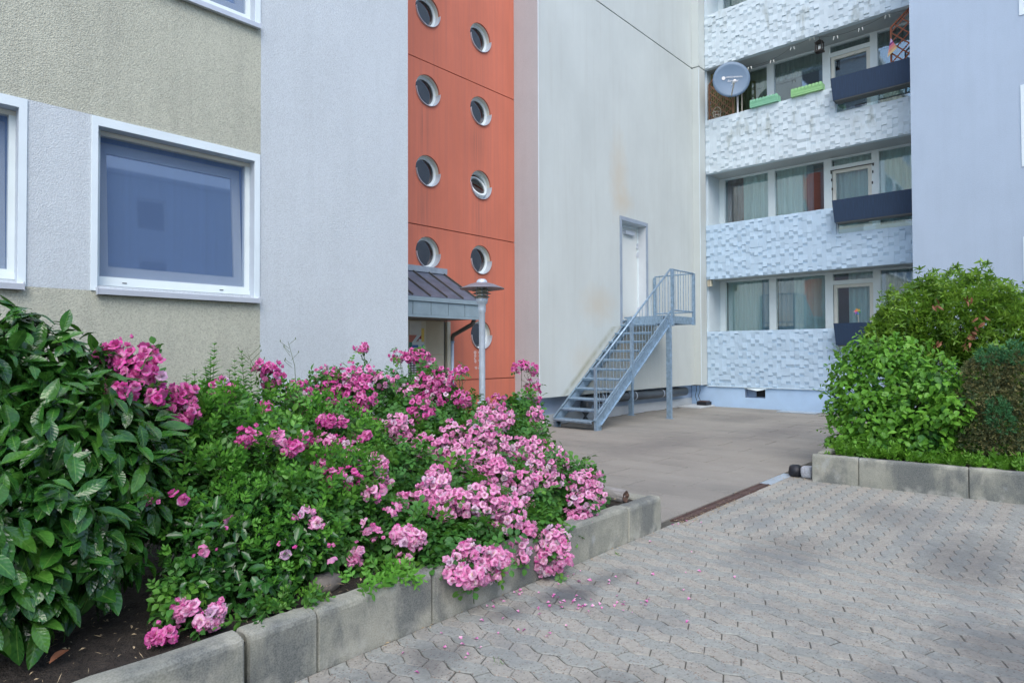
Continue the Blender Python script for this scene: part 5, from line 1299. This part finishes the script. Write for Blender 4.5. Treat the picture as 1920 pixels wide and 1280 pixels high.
rs2 = thing('rose_bush', 'tall pink rose rising behind the laurel against the tan wall', 'rose bush', (1.3, 4.1, .2))
B5 = [bl_(265, 770, 45, 3.75), bl_(330, 800, 50, 3.7), bl_(300, 850, 60, 3.7)]
P, d, rad = blob_pts(B5, 420, .5); D, Nn = orient(d, .3, .9, .5); scatter(rs2, 'leaf_spray', 'foliage', rl, m_rosel, P, D, Nn, rng.uniform(.8, 1.3, len(P)), 40)
stems(rs2, (1.35, 4.1, .2), [c for c, r in B5], .007)
rs3 = thing('rose_bush', 'low rose shoot with pink flowers lying on the soil at the front of the bed', 'rose bush', (1.15, 3.0, .2))
B6 = [bl_(345, 1120, 38, 2.92), bl_(385, 1100, 40, 2.95)]
P, d, rad = blob_pts(B6, 200, .5); D, Nn = orient(d, .3, .9, .5); scatter(rs3, 'leaf_spray', 'foliage', rl, m_rosel, P, D, Nn, rng.uniform(.7, 1.0, len(P)), 60)
# roses: flower clusters (px, py, rx, ry, distance row, count, deep?)
CL = [(245, 672, 52, 26, 3.55, 24, 1), (262, 705, 52, 34, 3.5, 26, 1), (200, 665, 22, 12, 3.6, 7, 1), (232, 735, 25, 12, 3.45, 7, 1), (340, 745, 30, 18, 3.6, 12, 1), (345, 775, 24, 22, 3.5, 12, 1), (290, 745, 14, 10, 3.55, 4, 1),
      (415, 727, 20, 15, 3.9, 9, 1), (492, 690, 18, 10, 4.1, 7, 1), (512, 705, 16, 22, 4.1, 11, 1), (435, 748, 14, 8, 3.9, 4, 1), (561, 735, 22, 20, 4.2, 14, 1), (575, 757, 18, 14, 4.2, 8, 1),
      (610, 705, 22, 12, 4.7, 12, 1), (648, 715, 45, 22, 4.8, 42, 1), (660, 745, 45, 28, 4.75, 44, 1), (612, 740, 22, 20, 4.6, 16, 1), (690, 700, 16, 12, 4.9, 9, 1), (679, 653, 11, 6, 4.8, 7, 1), (725, 712, 22, 12, 4.9, 9, 0), (760, 735, 16, 10, 4.8, 7, 0),
      (748, 668, 14, 6, 5.0, 8, 1), (780, 668, 22, 10, 4.9, 18, 1), (800, 690, 16, 22, 4.9, 22, 1), (800, 725, 25, 20, 4.7, 26, 1), (832, 715, 22, 22, 4.6, 26, 1), (815, 745, 25, 12, 4.6, 16, 1), (790, 768, 22, 22, 4.2, 22, 1), (700, 795, 12, 8, 4.5, 5, 1),
      (865, 693, 10, 5, 4.6, 5, 1), (867, 748, 15, 12, 4.2, 14, 1), (978, 688, 14, 8, 4.2, 9, 1), (996, 692, 10, 8, 4.2, 6, 1), (1000, 735, 12, 22, 4.2, 16, 1), (1003, 785, 13, 18, 3.9, 14, 0), (930, 752, 14, 10, 4.1, 8, 1), (860, 700, 9, 6, 4.5, 3, 1),
      (745, 798, 26, 22, 3.9, 24, 0), (765, 825, 18, 15, 3.85, 12, 0), (605, 830, 18, 12, 3.7, 8, 0), (610, 790, 15, 12, 4.1, 8, 1), (925, 785, 32, 20, 3.7, 30, 0), (895, 815, 25, 20, 3.65, 18, 0), (925, 830, 22, 18, 3.55, 16, 0), (845, 808, 18, 14, 3.8, 10, 0), (800, 838, 18, 18, 3.7, 14, 0),
      (835, 845, 22, 16, 3.5, 16, 0), (870, 855, 32, 22, 3.4, 26, 0), (905, 880, 35, 28, 3.25, 32, 0), (935, 890, 22, 22, 3.2, 18, 0), (965, 850, 28, 22, 3.4, 24, 0), (1000, 855, 28, 25, 3.35, 26, 0), (1012, 885, 22, 28, 3.2, 20, 0), (985, 905, 16, 16, 3.15, 10, 0), (1050, 865, 12, 14, 3.3, 8, 0), (1040, 845, 9, 8, 3.3, 4, 0),
      (700, 875, 24, 18, 3.4, 20, 0), (655, 850, 22, 18, 3.6, 14, 0), (640, 835, 18, 14, 3.7, 10, 1), (640, 895, 32, 14, 3.4, 16, 1), (700, 925, 18, 10, 3.2, 8, 0), (765, 945, 24, 18, 3.1, 17, 0), (820, 895, 16, 16, 3.2, 10, 0), (812, 930, 26, 28, 3.05, 28, 0), (830, 955, 18, 16, 3.0, 11, 0),
      (860, 935, 22, 12, 3.0, 10, 0), (900, 940, 40, 25, 2.95, 26, 0), (935, 965, 38, 28, 2.88, 30, 0), (960, 935, 22, 14, 3.0, 10, 0), (985, 945, 10, 8, 2.9, 4, 0), (990, 990, 12, 10, 2.8, 5, 0), (1085, 905, 16, 16, 3.05, 10, 0), (1105, 900, 20, 16, 3.0, 12, 0), (1115, 925, 17, 14, 2.9, 9, 0), (1090, 950, 24, 22, 2.85, 20, 0), (1085, 975, 20, 14, 2.78, 12, 0), (1045, 900, 10, 8, 3.1, 4, 0),
      (755, 1003, 20, 14, 2.9, 12, 0), (780, 1008, 15, 14, 2.88, 8, 0), (735, 955, 10, 8, 3.0, 3, 0), (568, 962, 12, 8, 3.0, 3, 0), (592, 978, 10, 6, 2.95, 3, 0), (665, 1045, 15, 10, 2.85, 6, 0), (672, 1030, 6, 5, 2.85, 2, 0), (760, 1052, 15, 9, 2.75, 5, 0), (705, 1000, 8, 6, 2.9, 2, 0), (686, 988, 8, 6, 2.95, 2, 0),
      (975, 1032, 15, 16, 2.66, 9, 0), (1040, 1010, 20, 16, 2.64, 13, 0), (1035, 1040, 30, 22, 2.58, 24, 0), (1020, 1060, 22, 14, 2.52, 12, 0), (1062, 1000, 8, 10, 2.6, 4, 0), (880, 1035, 18, 14, 2.60, 11, 0), (900, 1060, 32, 22, 2.50, 22, 0), (870, 1075, 28, 14, 2.45, 14, 0), (935, 1045, 16, 18, 2.52, 12, 0), (930, 1068, 12, 12, 2.46, 7, 0), (850, 1050, 9, 6, 2.5, 3, 0), (885, 1090, 12, 8, 2.42, 4, 0),
      (350, 1140, 14, 9, 2.78, 5, 0), (332, 1148, 9, 6, 2.8, 3, 0), (388, 1160, 18, 14, 2.74, 10, 0), (408, 1148, 12, 14, 2.74, 7, 0), (303, 1192, 20, 8, 2.76, 7, 1), (535, 1035, 5, 4, 2.8, 1, 0), (620, 1042, 5, 5, 2.75, 1, 0), (430, 975, 4, 4, 3.0, 1, 0), (385, 1030, 4, 4, 3.0, 1, 0), (272, 935, 8, 5, 3.2, 2, 1), (335, 930, 9, 8, 3.1, 2, 1),
      (460, 820, 12, 14, 3.8, 7, 1), (480, 815, 6, 5, 3.8, 2, 1), (520, 822, 12, 10, 3.7, 6, 0), (545, 840, 16, 10, 3.6, 7, 1), (570, 825, 15, 15, 3.7, 9, 1), (500, 765, 10, 8, 4.0, 4, 1), (635, 790, 12, 10, 4.2, 6, 1), (320, 842, 8, 5, 3.4, 2, 1), (720, 900, 14, 10, 3.3, 5, 0), (600, 870, 10, 6, 3.5, 3, 1), (680, 820, 15, 8, 4.0, 6, 1)]
roset = [t_rose(.0255, o_, s) for s, o_ in enumerate((.55, .75, .4, .85, .6, .68))]
rows = {0: [], 1: [], 2: []}
ALLB = B+B2+B3+B4+B5+B6
AC = np.array([b[0] for b in ALLB]); AR = np.array([b[1] for b in ALLB])
def surface(c):
    """bring a flower head out of the foliage it would be buried in"""
    d = (c-EYE); t0 = np.linalg.norm(d); d = d/t0
    o = (EYE-AC)/AR; q = d/AR; a = (q*q).sum(1); b = 2*(o*q).sum(1); cc = (o*o).sum(1)-1.0
    disc_ = b*b-4*a*cc; t = np.where(disc_ > 0, (-b-np.sqrt(np.maximum(disc_, 0)))/(2*a), 99)
    t1 = min(t0, t.min()-.07); return EYE+d*t1, t1/t0

for (px, py, rx_, ry_, Y, n_, deep) in CL:
    own = 1 if (px < 400 and py < 800) else (2 if (px < 450 and py > 1100) else 0)
    c, fs_ = surface(at(px, py, Y=Y)); dist = float(np.dot(c-EYE, FW)); k_ = 1.14 if (px > 780 and py > 780) else 1.0; a = (rx_*1.05+2)*k_*dist/FPX; b = (ry_*1.12+2)*k_*dist/FPX
    n_ = int(n_*(1.9 if k_ > 1 else 1.45)+.5); pts = []
    for i in range(n_):
        best = None
        for tr in range(14):
            u = rng.normal(size=3); u /= np.linalg.norm(u); q = rng.random()**.4
            if np.dot(u, FW) > .35: continue
            p_ = c+RT*(u @ RT)*a*q+UP*(u @ UP)*b*q+FW*(u @ FW)*min(a, b)*q
            dm = min([np.linalg.norm(p_-z_) for z_ in pts], default=9)
            if best is None or dm > best[0]: best = (dm, p_, u)
        pts.append(best[1]); nv = unit(best[2]*.8+np.array([0, 0, .45])-FW*.35+rng.normal(size=3)*.5)
        rows[own].append((best[1], nv, deep, c, fs_**.6))
for own, root in ((0, rs), (1, rs2), (2, rs3)):
    rows[own] = [(r[0], r[1], 2 if rng.random() < .09 else r[2], r[3], r[4]) for r in rows[own]]
    for deep, mt, nm in ((0, m_petpale, 'blossom'), (1, m_petdeep, 'blossom'), (2, m_petfade, 'faded_blossom')):
        rr = [r for r in rows[own] if r[2] == deep]
        if not rr: continue
        P = np.array([r[0] for r in rr]); Nn = np.array([r[1] for r in rr]); D = np.cross(Nn, rng.normal(size=Nn.shape))
        big = rng.uniform(.82, 1.12, len(P))*(1.12 if own == 1 else 1.0)*np.array([r[4] for r in rr])
        scatter(root, nm, 'blossoms', roset, mt, P, D, Nn, big, {0: (180, 90, 30)[deep], 1: 100, 2: 30}[own])
    # calyx stalks from the cluster heart
    seen = {}
    for r in rows[own]: seen.setdefault(tuple(np.round(r[3], 4)), []).append(r[0])
    mb = MB()
    for c, ps in seen.items():
        c = np.array(c); hub = c+FW*.05-np.array([0, 0, .04])
        for p_ in ps[:12]: mb.tube([tuple(hub), tuple((hub+p_)/2+np.array([0, 0, .008])), tuple(p_)], .0016, 3, cap=False)
        mb.tube([tuple(hub), tuple(hub+FW*.15-np.array([0, 0, .18]))], .0025, 4, cap=False)
    o = mb.build('flower_stalks', m_stem, root); o['kind'] = 'stuff'
    # small buds at the rims of the heads and leaves between them
    bp = []; bn = []; lp_ = []
    for c, ps in seen.items():
        c = np.array(c); sp_ = max(.04, float(np.mean([np.linalg.norm(p_-c) for p_ in ps])))
        for _ in range(2+len(ps)//9): u = unit(rng.normal(size=3)+np.array([0, 0, .5])-FW*.3); bp.append(c+u*sp_*1.35); bn.append(u)
        for _ in range(2+len(ps)//6): lp_.append(c+unit(rng.normal(size=3)-FW*.15)*sp_*rng.uniform(.9, 1.5)+FW*.02)
    scatter(root, 'bud', 'buds', [t_rose(.013, .12, 70, ((4, 1.0), (3, .8))), t_rose(.011, .2, 71, ((4, 1.0), (3, .8)))], m_petdeep, np.array(bp), np.array(bn), np.cross(np.array(bn), rng.normal(size=(len(bn), 3))), rng.uniform(.8, 1.2, len(bp)), 0)
    dd_, nn_ = orient(unit(rng.normal(size=(len(lp_), 3))), .2, .9, .4); scatter(root, 'leaf_spray', 'leaves_between_heads', rl, m_rosel, np.array(lp_), dd_, nn_, rng.uniform(.6, 1.0, len(lp_)), 0)
# bare bud sprays above the roses
for (px, py, hpx, Y, root) in ((540, 640, 90, 4.4, rs), (465, 665, 60, 4.0, rs), (745, 665, 50, 4.9, rs), (680, 660, 60, 4.8, rs), (985, 690, 60, 4.2, rs), (860, 700, 60, 4.5, rs)):
    tp = at(px, py, Y=Y); hh = hpx*float(np.dot(tp-EYE, FW))/FPX; b_ = tp-np.array([0, 0, hh])+RT*.06
    mb = MB(); mb.tube([tuple(b_), tuple((b_+tp)/2+RT*.02), tuple(tp)], .003, 5, r2=.0015)
    for i in range(7):
        t = .45+.08*i; c = b_+(tp-b_)*t; e = c+RT*random.choice((-1, 1))*random.uniform(.03, .08)+np.array([0, 0, random.uniform(.03, .07)])
        if t < 1: mb.tube([tuple(c), tuple(e)], .0014, 4); mb.tube([tuple(e), tuple(e+np.array([0, 0, .016]))], .0045, 6, r2=.001)
    mb.build('bud_spray', m_stem, root)

# right: bright shrub, big rounded laurel, juniper column, ground cover
dg = thing('green_shrub', 'bright green broad-leaved shrub bulging over the corner of the right bed', 'shrub', (8.6, 1.7, .25))
B7 = [bl_(1670, 730, 88, X=8.7), bl_(1615, 745, 55, X=8.6), bl_(1640, 800, 70, X=8.3), bl_(1740, 780, 75, X=8.3), bl_(1600, 690, 42, X=8.7), bl_(1690, 680, 50, X=8.8), bl_(1735, 830, 52, X=8.0), bl_(1590, 830, 42, X=8.2), bl_(1570, 765, 26, X=8.5), bl_(1790, 770, 34, X=7.95), bl_(1625, 660, 30, X=8.7), bl_(1765, 715, 45, X=8.2), bl_(1655, 850, 45, X=7.9)]
P, d, rad = blob_pts(B7, 4000, .45, zmin=.28, lump=-.05, amp=.26); D, Nn = orient(d, .7, 1.0, .35)
dl = [tleaf(.085*s, .058*s, 1, 4, f, c, wide=.38) for s, f, c in ((1, .3, .35), (.85, .2, .5), (1.1, .25, .2), (.7, .3, .3))]
scatter(dg, 'leaf', 'leaves', dl, m_dog, P, D, Nn, rng.uniform(.7, 1.1, len(P)), 300, sel=(1.1-rad)*30)
P, d, rad = blob_pts(B7, 1500, .15, zmin=.28, shell=.75, lump=-9); D, Nn = orient(d, .7, 1.0, .35)
scatter(dg, 'leaf', 'inner_leaves', dl, m_rosel, P, D, Nn, rng.uniform(.8, 1.2, len(P)))  # darker leaf colour inside: the shade between the outer leaves put into the material
shoots = []
for px, py, qx, qy in ((1700, 615, 1690, 680), (1740, 640, 1720, 690), (1640, 612, 1650, 670), (1580, 660, 1620, 720), (1525, 730, 1590, 760), (1530, 805, 1590, 810), (1810, 735, 1770, 770), (1545, 685, 1600, 740), (1548, 650, 1610, 700), (1603, 622, 1640, 680), (1535, 780, 1590, 790), (1532, 835, 1590, 830), (1560, 645, 1620, 700), (1665, 640, 1680, 690)):
    a = at(qx, qy, X=8.6); b = at(px, py, X=8.5); MB().tube([tuple(a), tuple((a+b)/2+np.array([0, 0, .04])), tuple(b)], .005, 5, r2=.0015).build('shoot', m_stem, dg)
    for i in range(9):
        t = .15+.1*i; shoots.append((a+(b-a)*t+np.array([0, 0, .07*t*(1-t)*2]), unit((b-a)*.6+rng.normal(size=3)*.25), 1.0-.55*t))
scatter(dg, 'leaf', 'shoot_leaves', dl, m_dog, np.array([s[0] for s in shoots]), np.array([s[1] for s in shoots]), np.tile([-.3, -.2, 1.0], (len(shoots), 1)), np.array([s[2] for s in shoots])*.85)
stems(dg, (8.8, 1.75, .22), [c for c, r in B7 for _ in range(2)], .012)
rl_ = thing('laurel_bush', 'tall rounded yellow-green laurel bush in front of the lavender block', 'bush', (10.2, 1.2, .25))
B8 = [bl_(1800, 610, 95, X=10.2), bl_(1725, 610, 72, X=10.1), bl_(1880, 640, 95, X=10.1), bl_(1690, 650, 60, X=10.0), bl_(1790, 700, 100, X=10.3), bl_(1930, 700, 80, X=10.0), bl_(1990, 660, 90, X=10.2), bl_(1900, 790, 90, X=10.2)]
P, d, rad = blob_pts(B8, 7800, .5, zmin=.28, lump=-.1, amp=.22); D = unit(d*.9+np.array([0, 0, .5])+rng.normal(size=d.shape)*.55); Nn = unit(d*.4+np.array([0, 0, .8])+rng.normal(size=d.shape)*.5)
def t_whorl(seed):
    R2 = random.Random(seed); return tjoin([txf(tleaf(.095, .028, 1, 3, .3, .3), 2*PI*k/4+R2.uniform(-.3, .3), (0, .01*k, .006*k), R2.uniform(.7, 1.05), R2.uniform(.3, .9)) for k in range(4)])
scatter(rl_, 'leaf_spray', 'leaves', [t_whorl(s) for s in range(5)], m_rlau, P, D, Nn, rng.uniform(.7, 1.1, len(P)), 200, sel=(1.1-rad)*30)
P, d, rad = blob_pts(B8, 1800, .15, zmin=.28, shell=.75, lump=-9); D = unit(d+rng.normal(size=d.shape)*.6)
scatter(rl_, 'leaf_spray', 'inner_leaves', [t_whorl(s) for s in range(3)], m_rlau, P, D, rng.normal(size=d.shape), rng.uniform(.9, 1.2, len(P)))
stems(rl_, (10.3, 1.1, .22), [c for c, r in B8 for _ in range(3)], .018)
bp_, bd_ = [], []
for px, py in ((1815, 560), (1755, 565), (1820, 630), (1840, 600), (1812, 640), (1825, 615), (1760, 640)):
    for i in range(5): bp_.append(at(px+random.uniform(-8, 8), py+random.uniform(-8, 8), X=9.3)); bd_.append((random.uniform(-1, 1), random.uniform(-1, 1), -.8))
scatter(rl_, 'dead_leaf', 'dead_leaves', [tleaf(.09, .03, 1, 3, .6, .6)], m_dead, np.array(bp_), np.array(bd_), rng.normal(size=(len(bp_), 3)), np.ones(len(bp_)), 30)
jn = thing('juniper_column', 'clipped brown and blue-green juniper with browned patches at the right edge', 'shrub', (8.1, .75, .25))
B9 = []
for px, py, r_ in ((1842, 706, 30), (1872, 700, 34), (1907, 708, 36), (1838, 745, 34), (1870, 750, 42), (1915, 750, 40), (1835, 795, 38), (1875, 800, 42), (1915, 800, 38), (1840, 835, 36), (1880, 835, 36), (1915, 660+30, 30), (1845, 690, 20)): B9.append(bl_(px, py, r_, X=8.12, sd=1.0))
P, d, rad = blob_pts(B9, 6500, .6, zmin=.25); D = unit(d+rng.normal(size=d.shape)*.5+np.array([0, 0, .3])); Nn = rng.normal(size=d.shape)
def t_tuft(seed, l=.03, w=.006, n=6):
    R2 = random.Random(seed); return tjoin([txf(tleaf(l*R2.uniform(.6, 1), w*1.5, 1, 2, .2, .1), R2.uniform(-.9, .9), (0, .005*k, R2.uniform(-.004, .004)), 1, R2.uniform(-.7, .7)) for k in range(n)])
tf = [t_tuft(s) for s in range(5)]
nz_ = (np.sin(P[:, 0]*9+P[:, 2]*14)+np.sin(P[:, 1]*17-P[:, 2]*8))*.16+.42+rng.normal(size=len(P))*.24
scatter(jn, 'tuft', 'tufts', tf, m_jun, P, D, Nn, rng.uniform(.8, 1.4, len(P)), rndv=np.clip(nz_, 0, .99))
FT = [bl_(1905, 665, 22, X=8.0), bl_(1858, 672, 18, X=8.0), bl_(1876, 780, 20, X=7.93), bl_(1882, 795, 16, X=7.93), bl_(1850, 668, 12, X=8.0), bl_(1870, 760, 15, X=7.93)]
P, d, rad = blob_pts(FT, 500, .3); scatter(jn, 'tuft', 'fresh_tips', [t_tuft(s+9, .045, .006) for s in range(4)], m_jun2, P, unit(d+np.array([-.3, 0, .8])), rng.normal(size=d.shape), rng.uniform(.8, 1.3, len(P)))
MB().tube([(8.2, .75, .2), (8.2, .75, 1.1)], .03, 8, r2=.012).build('trunk', m_bark, jn)
# ground cover of the right bed
n_ = 2300; P = np.stack([rng.uniform(7.56, 8.9, n_), rng.uniform(-.6, 2.1, n_), np.full(n_, .25)], 1); P[:, 2] += rng.random(n_)*.17*(.35+.65*np.clip((P[:, 0]-7.5)/.5, 0, 1))*(.5+.5*np.sin(P[:, 1]*7)*np.sin(P[:, 1]*3.1+1))
D = unit(rng.normal(size=(n_, 3))*.55+np.array([-.15, 0, .9])); gw = scatter(None, 'weed', 'ground_cover', [t_sprig(4, .035, .014, s+40, .014) for s in range(3)]+[t_tuft(77, .10, .007, 6)], m_weed, P, D, rng.normal(size=(n_, 3)), rng.uniform(.6, 1.9, n_))
tag(gw, 'low green weeds and ground cover inside the right bed', 'ground cover', kind='stuff')
# little plants along the left kerb
def plant(label, pts_, mat, tm, sc_, name='ground_plant', cat='plant', loc=None, up=.9, jit=.5, n=1):
    t = thing(name, label, cat, loc); P = np.array(pts_); D = unit(rng.normal(size=P.shape)*jit+np.array([0, -.15, up])); scatter(t, 'sprig', 'foliage', tm, mat, P, D, rng.normal(size=P.shape), rng.uniform(.8, 1.2, len(P))*sc_, min(20, len(P))); return t
pts_ = [(x, 2.60+random.uniform(-.10, .05), .27+random.uniform(-.01, .05)) for x in np.linspace(1.74, 2.10, 34)]
plant('bright trailing sprig lying along the kerb right of the flat stone', pts_, m_privet, sp, 1.0, loc=(1.8, 2.6, .26), up=.35, jit=.8)
pts_ = [(x+random.uniform(-.04, .04), 2.66+random.uniform(-.06, .08), .25+random.uniform(0, .05)) for x in np.linspace(1.28, 1.58, 40)]
plant('clump of small green sprigs behind the kerb left of the flat stone', pts_, m_rosel, sp, 1.0, loc=(1.4, 2.66, .24), up=.5, jit=.8)
for (px, py, lab) in ((480, 1035, 'x'),): pass
gpts = [(7.44+random.uniform(-.02, 0), 2.0+random.uniform(-.05, .05), .10+random.uniform(0, .12)) for _ in range(7)]
t = thing('wall_weed', 'small green weed growing on the face of the right kerb', 'weed', (7.43, 2.0, .1)); scatter(t, 'leaf', 'leaves', [tleaf(.05, .03, 1, 3, .2, .3)], m_weed, np.array(gpts), rng.normal(size=(7, 3)), np.tile([-1.0, 0, .4], (7, 1)), np.full(7, .9), 7)
# grass tufts in the joints
for (px, py) in ((1157, 1040), (935, 1243), (300, 1241)):
    c = at(px, py, Z=0)
    if c[1] > 2.45: c[1] = 2.45
    t = thing('grass_tuft', {1157: 'small grass tuft at the foot of the kerb below the rose cluster', 935: 'small grass tuft in a joint of the paving at the bottom of the yard', 300: 'small grass tuft by the kerb'}[px], 'grass', tuple(c))
    if px == 300: bpy.data.objects.remove(t); continue
    P = np.tile(c, (14, 1))+rng.normal(size=(14, 3))*np.array([.012, .012, 0]); scatter(t, 'blade', 'blades', [tleaf(.03, .004, 1, 2, .2, .4)], m_weed, P, unit(rng.normal(size=(14, 3))*.6+np.array([0, 0, .8])), rng.normal(size=(14, 3)), rng.uniform(.6, 1.1, 14), 14)
# fallen petals and dry litter
pt = tleaf(.022, .018, 1, 2, .5, .5)
P = []
for (px, py, rx_, ry_, n) in ((1050, 1128, 30, 12, 14), (975, 1110, 60, 20, 14), (1095, 1135, 14, 6, 6), (1140, 1135, 40, 10, 6), (1190, 1135, 30, 15, 8), (900, 1170, 60, 30, 8), (1060, 1080, 50, 12, 10), (1150, 1075, 80, 30, 8), (850, 1230, 100, 40, 5), (1300, 1080, 120, 60, 6), (1000, 1180, 60, 30, 6), (1250, 1150, 80, 60, 5), (1180, 1000, 60, 15, 6), (1290, 980, 40, 10, 8), (690, 1218, 8, 4, 4), (880, 1130, 60, 10, 6)):
    for _ in range(n):
        c = at(px+rng.normal()*rx_*.6, py+rng.normal()*ry_*.6, Z=.004)
        if c[1] < 2.5: P.append(c)
P = np.array(P); nn = len(P)
fp = scatter(None, 'petal', 'fallen_petals', [pt], m_petdeep, P, rng.normal(size=(nn, 3))*np.array([1, 1, .1]), rng.normal(size=(nn, 3))*.3+np.array([0, 0, 1.0]), rng.uniform(.7, 1.3, nn)); tag(fp, 'pink rose petals fallen on the paving below the roses', 'petals', kind='stuff')
fp.location.z += .004
P = []
for _ in range(240):
    x = rng.uniform(4.75, 5.9); P.append((x, 2.47+rng.normal()*.035, .007))
for _ in range(60): P.append((rng.uniform(6.0, 7.45), 2.5+rng.normal()*.05, .009))
for _ in range(50): P.append((7.36+rng.normal()*.06, 2.36+rng.normal()*.07, .006))
for _ in range(50): P.append((rng.uniform(1.2, 4.4), 2.515+rng.normal()*.008, .006))
for _ in range(25): P.append((7.44+rng.normal()*.02, 1.45+rng.normal()*.10, .006))
for _ in range(70): P.append((rng.uniform(4.7, 10), rng.uniform(2.8, 6.5), .004))
P = np.array(P); nn = len(P)
lt = scatter(None, 'flake', 'dry_leaf_litter', [tleaf(.018, .008, 1, 2, .4, .4), tleaf(.03, .003, 1, 2, .1, .2)], m_litter, P, rng.normal(size=(nn, 3))*np.array([1, 1, .1]), rng.normal(size=(nn, 3))*.4+np.array([0, 0, 1.0]), rng.uniform(.5, 1.2, nn)); tag(lt, 'dry straw-coloured litter along the drain and kerbs', 'litter', kind='stuff')
P = np.stack([rng.uniform(.0, 4.4, 700), rng.uniform(2.66, 3.3, 700), np.full(700, .262)], 1)
bl2 = scatter(None, 'flake', 'bed_litter', [tleaf(.022, .010, 1, 2, .4, .4), tleaf(.045, .003, 1, 2, .1, .2)], m_litter, P, rng.normal(size=(700, 3))*np.array([1, 1, .15]), rng.normal(size=(700, 3))*.4+np.array([0, 0, 1.0]), rng.uniform(.4, 1.1, 700)); tag(bl2, 'pale bark chips and straw scattered on the bed soil', 'litter', kind='stuff')
for i, (px, py, lab) in enumerate(((75, 1228, 'curled brown dead leaf on the soil right of the other fallen leaf'), (20, 1236, 'flat brown dead leaf on the soil at the left edge'), (130, 1222, 'reddish brown dead leaf on the soil nearest the kerb'), (50, 1215, 'small dark brown dead leaf behind the curled one'))):
    c = at(px, py, Z=.275); v, f, u = tleaf(.085, .04, 2, 4, .5, .3); a = random.uniform(0, 6); v = v @ np.array(Matrix.Rotation(a, 3, 'Z')).T
    me = meshfrom('fallen_leaf', v, f, u, np.zeros(len(v)), m_dead); o = bpy.data.objects.new('fallen_leaf', me); COL.objects.link(o); o.location = tuple(c+np.array([0, 0, .01])); tag(o, lab, 'leaf', 'brown leaves on the soil')
